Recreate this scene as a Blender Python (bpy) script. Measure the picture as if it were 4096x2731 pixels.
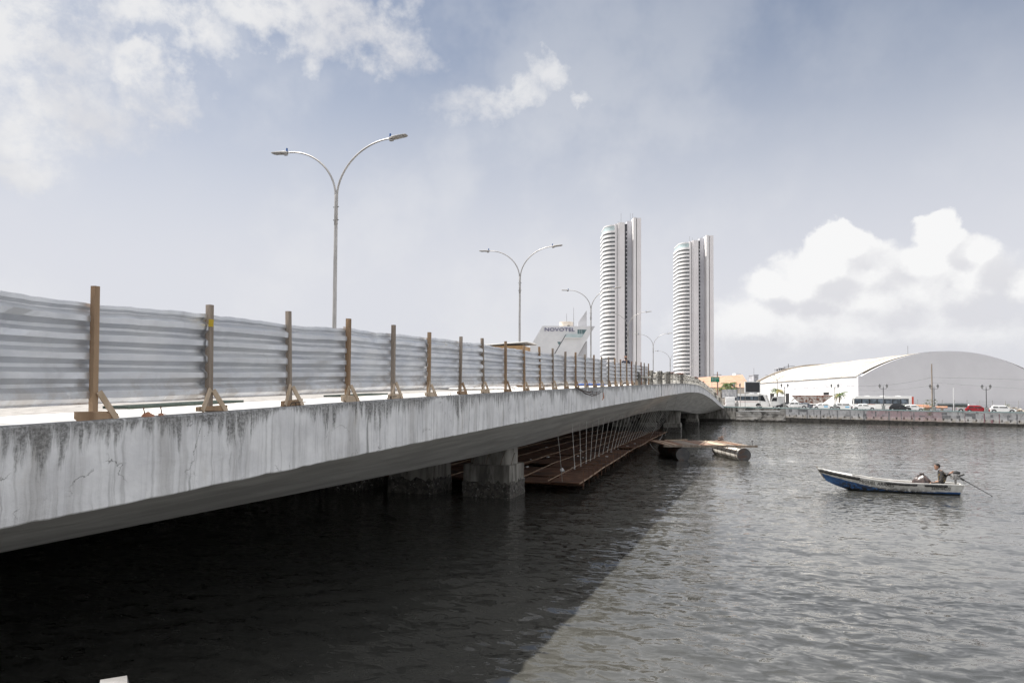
import bpy, bmesh, math, random
import numpy as np
from mathutils import Vector, Matrix

random.seed(7)
rng = np.random.default_rng(11)
for o in list(bpy.data.objects):
    bpy.data.objects.remove(o)
SC = bpy.context.scene
COL = SC.collection

# ------------------------------------------------------------------ camera
FPX, CAMH, CY = 2730.0, 4.3, 1509.0
PIT, ROL = math.radians(2.0), math.radians(0.35)
_F = Vector((0, math.cos(PIT), math.sin(PIT)))
_R0 = Vector((1, 0, 0)); _U0 = Vector((0, -math.sin(PIT), math.cos(PIT)))
_R = _R0*math.cos(ROL) + _U0*math.sin(ROL)
_U = _U0*math.cos(ROL) - _R0*math.sin(ROL)
CAM = Vector((0, 0, CAMH))
cam_data = bpy.data.cameras.new('camera')
cam = bpy.data.objects.new('camera', cam_data)
COL.objects.link(cam)
m = Matrix.Identity(4)
for i in range(3):
    m[i][0] = _R[i]; m[i][1] = _U[i]; m[i][2] = -_F[i]; m[i][3] = CAM[i]
cam.matrix_world = m
cam_data.sensor_width = 36.0
cam_data.lens = FPX/4096*36
cam_data.shift_y = (CY-1365.5)/4096
cam_data.clip_start = 0.1
cam_data.clip_end = 6000
SC.camera = cam

# ------------------------------------------------------------------ light
SUN_AZ = math.radians(-70.6)           # clockwise from +Y, so the sun stands to the left and slightly ahead
SUN_EL = math.radians(62)
SUN_DIR = Vector((math.sin(SUN_AZ)*math.cos(SUN_EL), math.cos(SUN_AZ)*math.cos(SUN_EL), math.sin(SUN_EL)))
sd = bpy.data.lights.new('sun', 'SUN')
sd.energy = 5.0
sd.angle = math.radians(0.7)
sd.color = (1.0, 0.955, 0.89)
sun = bpy.data.objects.new('sun', sd)
COL.objects.link(sun)
sun.rotation_euler = (-SUN_DIR).to_track_quat('-Z', 'Y').to_euler()
SC.view_settings.view_transform = 'Standard'
SC.view_settings.look = 'None'
SC.view_settings.gamma = 1.0
SC.view_settings.exposure = 0.70
SC.view_settings.use_curve_mapping = False


def azel(px, py):
    v = (_F + _R*((px-2048)/FPX) - _U*((py-CY)/FPX)).normalized()
    return math.atan2(v.x, v.y), math.asin(v.z)


class NT:
    """small helper to write node trees"""
    def __init__(self, tree):
        self.t = tree; self.n = tree.nodes; self.l = tree.links

    def node(self, typ, **kw):
        n = self.n.new(typ)
        for k, v in kw.items():
            setattr(n, k, v)
        return n

    def put(self, sock, val):
        if isinstance(val, bpy.types.NodeSocket):
            self.l.new(val, sock)
        else:
            sock.default_value = val

    def math(self, op, a, b=None, c=None, clamp=False):
        n = self.node('ShaderNodeMath', operation=op, use_clamp=clamp)
        self.put(n.inputs[0], a)
        if b is not None: self.put(n.inputs[1], b)
        if c is not None: self.put(n.inputs[2], c)
        return n.outputs[0]

    def vec(self, op, a, b=None, scale=None):
        n = self.node('ShaderNodeVectorMath', operation=op)
        self.put(n.inputs[0], a)
        if b is not None: self.put(n.inputs[1], b)
        if scale is not None: self.put(n.inputs['Scale'], scale)
        return n.outputs['Value'] if op in ('LENGTH', 'DOT_PRODUCT', 'DISTANCE') else n.outputs[0]

    def noise(self, vec, scale, detail=4, rough=0.55, dist=0.0, color=False):
        n = self.node('ShaderNodeTexNoise')
        if vec is not None: self.put(n.inputs['Vector'], vec)
        n.inputs['Scale'].default_value = scale
        n.inputs['Detail'].default_value = detail
        n.inputs['Roughness'].default_value = rough
        n.inputs['Distortion'].default_value = dist
        return n.outputs['Color' if color else 'Fac']

    def ramp(self, val, a, b, c=0.0, d=1.0, smooth=True):
        n = self.node('ShaderNodeMapRange')
        n.interpolation_type = 'SMOOTHSTEP' if smooth else 'LINEAR'
        self.put(n.inputs['Value'], val)
        for k, v in (('From Min', a), ('From Max', b), ('To Min', c), ('To Max', d)):
            self.put(n.inputs[k], v)
        return n.outputs[0]

    def mix(self, fac, a, b, blend='MIX'):
        n = self.node('ShaderNodeMix', data_type='RGBA', blend_type=blend)
        self.put(n.inputs[0], fac)
        self.put(n.inputs[6], a if isinstance(a, bpy.types.NodeSocket) else (*a[:3], 1))
        self.put(n.inputs[7], b if isinstance(b, bpy.types.NodeSocket) else (*b[:3], 1))
        return n.outputs[2]


# ------------------------------------------------------------------ sky with clouds
world = bpy.data.worlds.new('World')
SC.world = world
world.use_nodes = True
W = NT(world.node_tree)
W.n.clear()
sky = W.node('ShaderNodeTexSky', sky_type='NISHITA')
sky.sun_disc = False
sky.sun_elevation = SUN_EL
sky.sun_rotation = SUN_AZ
sky.altitude = 0
sky.air_density = 1.0
sky.dust_density = 1.2
sky.ozone_density = 1.0
SKY_STRENGTH = 0.060
hs = W.node('ShaderNodeHueSaturation')
hs.inputs['Saturation'].default_value = 0.95
hs.inputs['Value'].default_value = 1.0
W.put(hs.inputs['Color'], sky.outputs[0])
sky_col = hs.outputs[0]
tc = W.node('ShaderNodeTexCoord')
dirv = W.vec('NORMALIZE', tc.outputs['Generated'])
sx = W.node('ShaderNodeSeparateXYZ'); W.put(sx.inputs[0], dirv)
az = W.math('ARCTAN2', sx.outputs[0], sx.outputs[1])
el = W.math('ARCSINE', sx.outputs[2])
cx = W.node('ShaderNodeCombineXYZ'); W.put(cx.inputs[0], az); W.put(cx.inputs[1], el)
pv = cx.outputs[0]


def blob_group(name, blobs):
    g = bpy.data.node_groups.new(name, 'ShaderNodeTree')
    g.interface.new_socket('Vector', in_out='INPUT', socket_type='NodeSocketVector')
    g.interface.new_socket('Value', in_out='OUTPUT', socket_type='NodeSocketFloat')
    G = NT(g)
    gi = G.node('NodeGroupInput'); go = G.node('NodeGroupOutput')
    acc = None
    for (bx, by, rx, ry) in blobs:
        a, e = azel(bx, by)
        k = math.cos(a)
        d = G.vec('SUBTRACT', gi.outputs[0], (a, e, 0))
        d = G.vec('MULTIPLY', d, (FPX/rx/k/k, FPX/ry/k, 0))
        v = G.math('SUBTRACT', 1.0, G.vec('LENGTH', d))
        acc = v if acc is None else G.math('SMOOTH_MAX', acc, v, 0.12)
    G.l.new(acc, go.inputs[0])
    return g


def use_group(g, vec):
    n = W.node('ShaderNodeGroup'); n.node_tree = g
    W.put(n.inputs[0], vec)
    return n.outputs[0]


# billowing heaps over the hall (pixel centres and radii of their lobes, turned into directions)
heap = blob_group('cumulus_heaps', [
    (3370, 985, 190, 140), (3270, 1100, 240, 150), (3460, 1090, 220, 190),
    (3765, 960, 150, 135), (3690, 1060, 210, 140), (3880, 1035, 180, 125), (3800, 1150, 380, 170),
    (3075, 1165, 150, 105), (3200, 1180, 190, 120), (3500, 1220, 560, 190),
    (4060, 1160, 150, 110), (3480, 1340, 1100, 260), (3000, 1320, 330, 130)])
bank = blob_group('cloud_bank', [
    (60, 130, 560, 330), (560, 90, 480, 170), (1050, 60, 400, 150), (1420, 60, 280, 150),
    (180, 480, 480, 190), (560, 380, 330, 120), (60, 640, 400, 130)])
wisp = blob_group('wisps', [(1980, 375, 330, 95), (2180, 300, 200, 95), (2330, 410, 150, 60)])
n1 = W.noise(dirv, 8.5, 6, 0.60, color=True)
n1c = W.vec('SUBTRACT', n1, (0.5, 0.5, 0.5))
nf = W.noise(dirv, 30.0, 6, 0.62)
nb = W.noise(dirv, 5.0, 5, 0.58)
nm = W.noise(W.vec('MULTIPLY', dirv, (1, 1, 1.25)), 15.0, 7, 0.66, 0.15)
# every direction: pale haze low down; clouds out of view thickened to brighten shaded faces
haze = W.ramp(el, 0.14, 0.60, 0.93, 0.06)
sky_h = W.mix(haze, sky_col, (0.460/SKY_STRENGTH, 0.464/SKY_STRENGTH, 0.496/SKY_STRENGTH))
K = 1.0/SKY_STRENGTH
LIT = (0.66*K, 0.66*K, 0.66*K); SHADE = (0.50*K, 0.50*K, 0.52*K)
gen_alpha = W.ramp(nb, 0.34, 0.56, 0.0, 0.92)
gen_col = W.mix(gen_alpha, sky_h, W.mix(W.ramp(nb, 0.5, 0.7), LIT, SHADE))
bg_gen = W.node('ShaderNodeBackground'); W.put(bg_gen.inputs['Color'], gen_col); bg_gen.inputs['Strength'].default_value = SKY_STRENGTH
# ahead: the cumulus heaps and the torn bank of the photograph
pd = W.vec('ADD', pv, W.vec('SCALE', n1c, scale=0.075))
fine = W.math('MULTIPLY', W.math('SUBTRACT', nf, 0.5), 0.62)
hv = W.math('ADD', use_group(heap, pd), fine)
hoff = W.math('ADD', use_group(heap, W.vec('ADD', pd, (-0.020, 0.030, 0))), W.math('MULTIPLY', fine, 0.35))
h_alpha = W.math('MULTIPLY', W.ramp(hv, 0.0, W.ramp(el, 0.10, 0.24, 0.7, 0.16)), W.ramp(el, 0.0, 0.16, 0.45, 1.0))
h_l = W.math('ADD', W.ramp(W.math('ADD', W.math('SUBTRACT', hv, hoff), W.math('MULTIPLY', W.math('SUBTRACT', nm, 0.5), 0.9)), -0.24, 0.40), W.ramp(el, 0.10, 0.26, 0.0, 0.45), clamp=True)
bv = W.math('ADD', use_group(bank, W.vec('ADD', pv, W.vec('SCALE', n1c, scale=0.24))), W.math('MULTIPLY', fine, 1.5))
wv = W.math('ADD', use_group(wisp, W.vec('ADD', pv, W.vec('SCALE', n1c, scale=0.17))), W.math('MULTIPLY', fine, 1.3))
b_alpha = W.math('MAXIMUM', W.math('MULTIPLY', W.ramp(bv, -0.20, 0.70), W.ramp(nm, 0.32, 0.58, 0.38, 0.95)), W.math('MULTIPLY', W.ramp(wv, -0.10, 0.85, 0.0, 0.85), W.ramp(nm, 0.30, 0.58, 0.35, 1.0)))
veil = W.math('MULTIPLY', W.ramp(nb, 0.36, 0.70, 0.0, 0.34), W.ramp(az, 0.62, 0.1, 0.35, 1.0))
thin_col = W.mix(W.ramp(W.math('ADD', nb, W.math('MULTIPLY', fine, 0.2)), 0.36, 0.60), (0.43*K, 0.435*K, 0.458*K), (0.52*K, 0.52*K, 0.525*K))
c1 = W.mix(W.math('MAXIMUM', b_alpha, veil), sky_h, thin_col)
c2 = W.mix(h_alpha, c1, W.mix(h_l, (0.445*K, 0.446*K, 0.468*K), (0.575*K, 0.575*K, 0.577*K)))
bg = W.node('ShaderNodeBackground')
W.put(bg.inputs['Color'], c2)
bg.inputs['Strength'].default_value = SKY_STRENGTH
mxs = W.node('ShaderNodeMixShader')
W.put(mxs.inputs[0], W.ramp(sx.outputs[1], 0.46, 0.60))
W.l.new(bg_gen.outputs[0], mxs.inputs[1]); W.l.new(bg.outputs[0], mxs.inputs[2])
wo = W.node('ShaderNodeOutputWorld')
W.l.new(mxs.outputs[0], wo.inputs[0])
world.cycles.sampling_method = 'NONE'
SC.cycles.use_adaptive_sampling = True
SC.cycles.adaptive_threshold = 0.02
SC.cycles.max_bounces = 6
SC.cycles.diffuse_bounces = 3
SC.cycles.glossy_bounces = 3
SC.cycles.transmission_bounces = 3
SC.cycles.use_denoising = True

# ------------------------------------------------------------------ pixel and bridge geometry
def ray(px, py):
    return _F + _R*((px-2048)/FPX) - _U*((py-CY)/FPX)


def at(px, py, Y):
    """point on the sight line of a photograph pixel at distance Y ahead"""
    v = ray(px, py); return CAM + v*(Y/v.y)


def onz(px, py, z):
    v = ray(px, py); return CAM + v*((z-CAMH)/v.z)


BRG = math.atan((3010-2048)/FPX)
BD = Vector((math.sin(BRG), math.cos(BRG), 0))       # along the bridge, away from the camera
BN = Vector((-math.cos(BRG), math.sin(BRG), 0))      # across it, from the near edge inwards
EDGE = 6.24


def bp(s, l, z):
    p = BD*s + BN*(EDGE+l); p.z = z; return p


def hermite(xs, ys):
    xs = list(xs); ys = list(ys); n = len(xs)
    ms = []
    for i in range(n):
        if i == 0: ms.append((ys[1]-ys[0])/(xs[1]-xs[0]))
        elif i == n-1: ms.append((ys[-1]-ys[-2])/(xs[-1]-xs[-2]))
        else: ms.append((ys[i+1]-ys[i-1])/(xs[i+1]-xs[i-1]))

    def fn(x):
        if x <= xs[0]: return ys[0]+ms[0]*(x-xs[0])
        if x >= xs[-1]: return ys[-1]+ms[-1]*(x-xs[-1])
        for i in range(n-1):
            if x <= xs[i+1]:
                h = xs[i+1]-xs[i]; t = (x-xs[i])/h
                return ((2*t**3-3*t*t+1)*ys[i]+(t**3-2*t*t+t)*h*ms[i]
                        + (-2*t**3+3*t*t)*ys[i+1]+(t**3-t*t)*h*ms[i+1])
    return fn


deck_z = hermite([-30, 4.2, 10.5, 18.9, 38.7, 62, 77, 92, 116, 147.5, 163, 180],
                 [3.0, 4.05, 4.30, 4.60, 5.24, 5.95, 6.29, 6.35, 5.68, 4.28, 3.6, 3.3])
soff_z = hermite([-30, 6, 20, 27, 33, 48, 60, 77, 95, 127, 163, 180],
                 [2.2, 2.27, 2.29, 2.37, 2.52, 2.92, 3.26, 3.39, 3.17, 2.25, 2.0, 2.0])


def s_of(px, l=0.12, py=1580):
    v = ray(px, py); t = (EDGE+l)/v.dot(BN); return (v*t).dot(BD)


def on_deck(px, py):
    v = ray(px, py); best = None
    for k in range(20, 3000):
        P = CAM + v*(k*0.05)
        s = P.dot(BD)
        if P.z <= deck_z(s): return P
    return P


# ------------------------------------------------------------------ mesh helpers
class MB:
    def __init__(self):
        self.v = []; self.f = []; self.uv = None

    def add(self, vs, fs):
        b = len(self.v)
        self.v += [tuple(p) for p in vs]
        self.f += [tuple(i+b for i in q) for q in fs]
        return self

    def box(self, c, s, rot=None):
        vs = []
        for dx in (-.5, .5):
            for dy in (-.5, .5):
                for dz in (-.5, .5):
                    p = Vector((dx*s[0], dy*s[1], dz*s[2]))
                    if rot is not None: p = rot @ p
                    vs.append(Vector(c)+p)
        return self.add(vs, [(0, 1, 3, 2), (4, 6, 7, 5), (0, 4, 5, 1), (2, 3, 7, 6), (0, 2, 6, 4), (1, 5, 7, 3)])

    def beam(self, a, b, w, h, up=(0, 0, 1)):
        a = Vector(a); b = Vector(b)
        d = (b-a).normalized(); up = Vector(up)
        if abs(d.dot(up)) > .98: up = Vector((1, 0, 0))
        r = d.cross(up).normalized(); u = r.cross(d)
        vs = []
        for q in (a, b):
            for i, j in ((-1, -1), (1, -1), (1, 1), (-1, 1)):
                vs.append(q+r*(i*w/2)+u*(j*h/2))
        return self.add(vs, [(0, 3, 2, 1), (4, 5, 6, 7), (0, 1, 5, 4), (1, 2, 6, 5), (2, 3, 7, 6), (3, 0, 4, 7)])

    def tube(self, pts, r, n=8, cap=True):
        pts = [Vector(p) for p in pts]
        rs = r if isinstance(r, (list, tuple)) else [r]*len(pts)
        vs = []; fs = []; prev = None
        for i, p in enumerate(pts):
            d = (pts[min(i+1, len(pts)-1)]-pts[max(i-1, 0)]).normalized()
            if prev is None:
                prev = d.orthogonal().normalized()
            prev = (prev-d*prev.dot(d)).normalized()
            q = d.cross(prev)
            for k in range(n):
                a = 2*math.pi*k/n
                vs.append(p+prev*(math.cos(a)*rs[i])+q*(math.sin(a)*rs[i]))
        for i in range(len(pts)-1):
            for k in range(n):
                k2 = (k+1) % n
                fs.append((i*n+k, i*n+k2, (i+1)*n+k2, (i+1)*n+k))
        if cap:
            fs.append(tuple(reversed(range(n))))
            fs.append(tuple(range((len(pts)-1)*n, len(pts)*n)))
        return self.add(vs, fs)

    def lathe(self, prof, n=16, o=(0, 0, 0)):
        vs = []; fs = []; o = Vector(o)
        for r, z in prof:
            for k in range(n):
                a = 2*math.pi*k/n
                vs.append(o+Vector((r*math.cos(a), r*math.sin(a), z)))
        for i in range(len(prof)-1):
            for k in range(n):
                k2 = (k+1) % n
                fs.append((i*n+k, i*n+k2, (i+1)*n+k2, (i+1)*n+k))
        fs.append(tuple(reversed(range(n))))
        fs.append(tuple(range((len(prof)-1)*n, len(prof)*n)))
        return self.add(vs, fs)

    def ext(self, poly, vec):
        vec = Vector(vec); n = len(poly)
        vs = [Vector(p) for p in poly]+[Vector(p)+vec for p in poly]
        fs = [tuple(reversed(range(n))), tuple(range(n, 2*n))]
        for i in range(n):
            j = (i+1) % n
            fs.append((i, j, n+j, n+i))
        return self.add(vs, fs)

    def loft(self, rings, closed=True, cap=True):
        n = len(rings[0]); vs = [p for r in rings for p in r]; fs = []
        for i in range(len(rings)-1):
            for k in range(n if closed else n-1):
                k2 = (k+1) % n
                fs.append((i*n+k, i*n+k2, (i+1)*n+k2, (i+1)*n+k))
        if cap and closed:
            fs.append(tuple(reversed(range(n))))
            fs.append(tuple(range((len(rings)-1)*n, len(rings)*n)))
        return self.add(vs, fs)

    def build(self, name, mat, parent=None, smooth=False, world=False, loc=None):
        me = bpy.data.meshes.new(name)
        off = Vector((0, 0, 0))
        if world and parent is not None: off = W_LOC[parent.name]
        if loc is not None: off = Vector(loc)
        me.from_pydata([tuple(Vector(p)-off) for p in self.v], [], self.f)
        bm = bmesh.new(); bm.from_mesh(me)
        bmesh.ops.recalc_face_normals(bm, faces=bm.faces)
        bm.to_mesh(me); bm.free()
        if self.uv is not None:
            pass
        if smooth:
            me.polygons.foreach_set('use_smooth', [True]*len(me.polygons))
            try:
                me.set_sharp_from_angle(angle=math.radians(smooth if smooth > 1 else 40))
            except Exception:
                pass
        me.materials.append(mat)
        o = bpy.data.objects.new(name, me)
        COL.objects.link(o)
        if parent is not None:
            o.parent = parent
        if loc is not None:
            o.location = loc
        return o


W_LOC = {}


def thing(name, label, cat, loc=(0, 0, 0), rz=0.0, group=None, kind=None):
    o = bpy.data.objects.new(name, None)
    o.empty_display_size = 0.3
    COL.objects.link(o)
    o.location = loc; o.rotation_euler = (0, 0, rz)
    W_LOC[o.name] = Vector(loc)
    return tag(o, label, cat, group, kind)


def tag(o, label=None, cat=None, group=None, kind=None):
    if label: o['label'] = label
    if cat: o['category'] = cat
    if group: o['group'] = group
    if kind: o['kind'] = kind
    return o


def inst(src, name=None, parent=None, loc=None, rot=None, scale=None):
    c = src.copy(); COL.objects.link(c)
    if name: c.name = name
    c.parent = parent
    if loc is not None: c.location = loc
    if rot is not None: c.rotation_euler = rot
    if scale is not None: c.scale = scale
    return c


def copy_tree(o, parent=None):
    c = o.copy(); COL.objects.link(c); c.parent = parent
    for ch in o.children:
        copy_tree(ch, c)
    return c


def text_mesh(body, name, mat, parent, mw, width, height, depth=0.02):
    """lettering as a flat mesh, fitted to width x height, placed by the matrix mw (local to parent)"""
    cu = bpy.data.curves.new('lettering', 'FONT')
    cu.body = body; cu.align_x = 'CENTER'; cu.align_y = 'CENTER'; cu.extrude = depth; cu.resolution_u = 2
    tmp = bpy.data.objects.new('lettering_source', cu)
    COL.objects.link(tmp)
    dg = bpy.context.evaluated_depsgraph_get()
    me = bpy.data.meshes.new_from_object(tmp.evaluated_get(dg))
    bpy.data.objects.remove(tmp)
    co = np.empty(len(me.vertices)*3); me.vertices.foreach_get('co', co); co = co.reshape(-1, 3)
    mn, mx = co.min(0), co.max(0)
    co[:, 0] = (co[:, 0]-(mn[0]+mx[0])/2)*width/(mx[0]-mn[0])
    co[:, 1] = (co[:, 1]-(mn[1]+mx[1])/2)*height/(mx[1]-mn[1])
    me.vertices.foreach_set('co', co.ravel())
    me.transform(mw)
    me.materials.clear(); me.materials.append(mat)
    o = bpy.data.objects.new(name, me)
    COL.objects.link(o); o.parent = parent
    return o


# ------------------------------------------------------------------ materials
def M(name, c1, c2=None, scale=3.0, rough=0.6, metal=0.0, bump=0.0, bscale=None, stretch=(1, 1, 1), lo=0.35, hi=0.65,
      coords='pos', spec=0.5, c3=None, c3scale=1.0, c3lo=0.55, c3hi=0.65, detail=6, alpha=None, trans=0.0, rvar=0.0):
    mt = bpy.data.materials.new(name)
    mt.use_nodes = True
    t = NT(mt.node_tree)
    bs = t.n['Principled BSDF']
    if coords == 'pos':
        g = t.node('ShaderNodeNewGeometry'); vec = g.outputs['Position']
    elif coords == 'uv':
        g = t.node('ShaderNodeTexCoord'); vec = g.outputs['UV']
    else:
        g = t.node('ShaderNodeTexCoord'); vec = g.outputs['Object']
        oi = t.node('ShaderNodeObjectInfo')
        vec = t.vec('ADD', vec, t.vec('SCALE', (17.0, 31.0, 23.0), scale=oi.outputs['Random']))
    if stretch != (1, 1, 1):
        vec = t.vec('MULTIPLY', vec, stretch)
    if c2 is None:
        bs.inputs['Base Color'].default_value = (*c1, 1)
    else:
        f = t.ramp(t.noise(vec, scale, detail, 0.6), lo, hi)
        col = t.mix(f, c1, c2)
        if c3 is not None:
            f3 = t.ramp(t.noise(vec, c3scale, 8, 0.65, 0.3), c3lo, c3hi)
            col = t.mix(f3, col, c3)
        t.put(bs.inputs['Base Color'], col)
    bs.inputs['Roughness'].default_value = rough
    if rvar:
        t.put(bs.inputs['Roughness'], t.ramp(t.noise(vec, scale*1.7, 5, 0.6), 0.3, 0.7, rough-rvar, rough+rvar))
    bs.inputs['Metallic'].default_value = metal
    bs.inputs['Specular IOR Level'].default_value = spec
    if trans:
        bs.inputs['Transmission Weight'].default_value = trans
    if bump:
        b = t.node('ShaderNodeBump')
        b.inputs['Strength'].default_value = bump
        b.inputs['Distance'].default_value = 0.02
        t.put(b.inputs['Height'], t.noise(vec, bscale or scale*4, 8, 0.65))
        t.l.new(b.outputs[0], bs.inputs['Normal'])
    return mt


def fascia_material():
    mt = bpy.data.materials.new('stained_concrete')
    mt.use_nodes = True
    t = NT(mt.node_tree); bs = t.n['Principled BSDF']
    uv = t.node('ShaderNodeTexCoord').outputs['UV']     # u metres along the edge, v metres below its top
    s = t.node('ShaderNodeSeparateXYZ'); t.put(s.inputs[0], uv)
    u, v = s.outputs[0], s.outputs[1]
    wob = t.vec('SCALE', t.vec('SUBTRACT', t.noise(uv, 3.0, 3, 0.5, color=True), (0.5, 0.5, 0.5)), scale=0.10)
    uw = t.vec('ADD', uv, wob)
    cloud = t.ramp(t.noise(uw, 1.6, 8, 0.62), 0.32, 0.68)
    col = t.mix(cloud, (0.70, 0.70, 0.712), (0.87, 0.87, 0.875))
    # wide faint washes
    wash = t.ramp(t.noise(t.vec('MULTIPLY', uw, (1.9, 0.16, 1)), 1.0, 6, 0.6), 0.50, 0.64)
    col = t.mix(t.math('MULTIPLY', wash, 0.55), col, (0.44, 0.43, 0.42))
    warm = t.ramp(t.noise(t.vec('MULTIPLY', uw, (1.1, 0.5, 1)), 1.7, 5, 0.6), 0.60, 0.74)
    col = t.mix(t.math('MULTIPLY', warm, 0.35), col, (0.52, 0.47, 0.40))
    # long narrow runs, full height
    runs = t.ramp(t.noise(t.vec('MULTIPLY', uw, (9.0, 0.35, 1)), 1.0, 4, 0.55), 0.60, 0.72)
    pick = t.ramp(t.noise(t.vec('MULTIPLY', uv, (1.4, 0.0, 1)), 1.0, 2, 0.5), 0.44, 0.56)
    col = t.mix(t.math('MULTIPLY', t.math('MULTIPLY', runs, pick), 0.85), col, (0.13, 0.128, 0.125))
    # black growth creeping down from the top edge
    ragged = t.noise(t.vec('MULTIPLY', uw, (10.0, 0.9, 1)), 1.0, 7, 0.70)
    big = t.noise(t.vec('MULTIPLY', uv, (0.8, 0.0, 1)), 1.0, 3, 0.5)
    reach = t.math('ADD', t.math('MULTIPLY', t.ramp(big, 0.35, 0.68), 0.60), 0.05)
    depth = t.math('DIVIDE', v, reach)
    growth = t.ramp(t.math('SUBTRACT', ragged, t.math('MULTIPLY', depth, 0.24)), 0.28, 0.47)
    fine = t.ramp(t.noise(uv, 26.0, 6, 0.7), 0.30, 0.62, 0.45, 1.0)
    col = t.mix(t.math('MULTIPLY', t.math('MULTIPLY', growth, fine), 0.85), col, (0.085, 0.083, 0.078))
    thin = t.ramp(t.noise(t.vec('MULTIPLY', uw, (17.0, 0.45, 1)), 1.0, 5, 0.65), 0.46, 0.70)
    col = t.mix(t.math('MULTIPLY', thin, 0.42), col, (0.30, 0.295, 0.29))
    # hair cracks
    vo = t.node('ShaderNodeTexVoronoi', feature='DISTANCE_TO_EDGE')
    t.put(vo.inputs['Vector'], t.vec('ADD', uv, t.vec('SCALE', t.noise(uv, 4.0, 5, 0.6, color=True), scale=0.5)))
    vo.inputs['Scale'].default_value = 1.5
    crack = t.math('MULTIPLY', t.ramp(vo.outputs['Distance'], 0.0, 0.012, 1.0, 0.0), t.ramp(t.noise(uv, 1.3, 3), 0.52, 0.6))
    col = t.mix(t.math('MULTIPLY', crack, 0.7), col, (0.12, 0.115, 0.11))
    t.put(bs.inputs['Base Color'], col)
    bs.inputs['Roughness'].default_value = 0.85
    bs.inputs['Specular IOR Level'].default_value = 0.25
    b = t.node('ShaderNodeBump'); b.inputs['Strength'].default_value = 0.55; b.inputs['Distance'].default_value = 0.02
    hgt = t.math('ADD', t.noise(uv, 9.0, 10, 0.7), t.math('MULTIPLY', t.noise(uv, 2.0, 4), 1.4))
    t.put(b.inputs['Height'], t.math('SUBTRACT', hgt, crack))
    t.l.new(b.outputs[0], bs.inputs['Normal'])
    return mt


def water_material():
    mt = bpy.data.materials.new('river_water')
    mt.use_nodes = True
    t = NT(mt.node_tree); bs = t.n['Principled BSDF']
    g = t.node('ShaderNodeNewGeometry'); pos = g.outputs['Position']
    silt = t.ramp(t.noise(pos, 0.12, 4, 0.5), 0.35, 0.65)
    t.put(bs.inputs['Base Color'], t.mix(silt, (0.050, 0.050, 0.046), (0.064, 0.063, 0.056)))
    bs.inputs['Roughness'].default_value = 0.03
    bs.inputs['IOR'].default_value = 1.62
    rot = t.node('ShaderNodeMapping'); rot.inputs['Rotation'].default_value = (0, 0, math.radians(14))
    t.put(rot.inputs['Vector'], pos)
    w = t.vec('ADD', rot.outputs[0], t.vec('SCALE', t.noise(pos, 0.9, 2, 0.5, color=True), scale=0.5))
    # ripples tilt the surface; written as slopes so they hold at any distance
    r1 = t.vec('SUBTRACT', t.noise(t.vec('MULTIPLY', w, (1.0, 2.0, 1)), 2.9, 3, 0.55, 0.8, color=True), (0.5, 0.5, 0.5))
    r2 = t.vec('SUBTRACT', t.noise(t.vec('MULTIPLY', w, (1.0, 2.0, 1)), 0.9, 2, 0.5, 0.5, color=True), (0.5, 0.5, 0.5))
    gust = t.ramp(t.noise(pos, 0.075, 3, 0.55), 0.36, 0.64, 0.45, 1.3)
    tilt = t.vec('ADD', t.vec('MULTIPLY', r1, (0.46, 0.86, 0.0)), t.vec('MULTIPLY', r2, (0.16, 0.26, 0.0)))
    nrm = t.vec('NORMALIZE', t.vec('ADD', g.outputs['Normal'], t.vec('SCALE', tilt, scale=gust)))
    t.l.new(nrm, bs.inputs['Normal'])
    return mt


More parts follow.
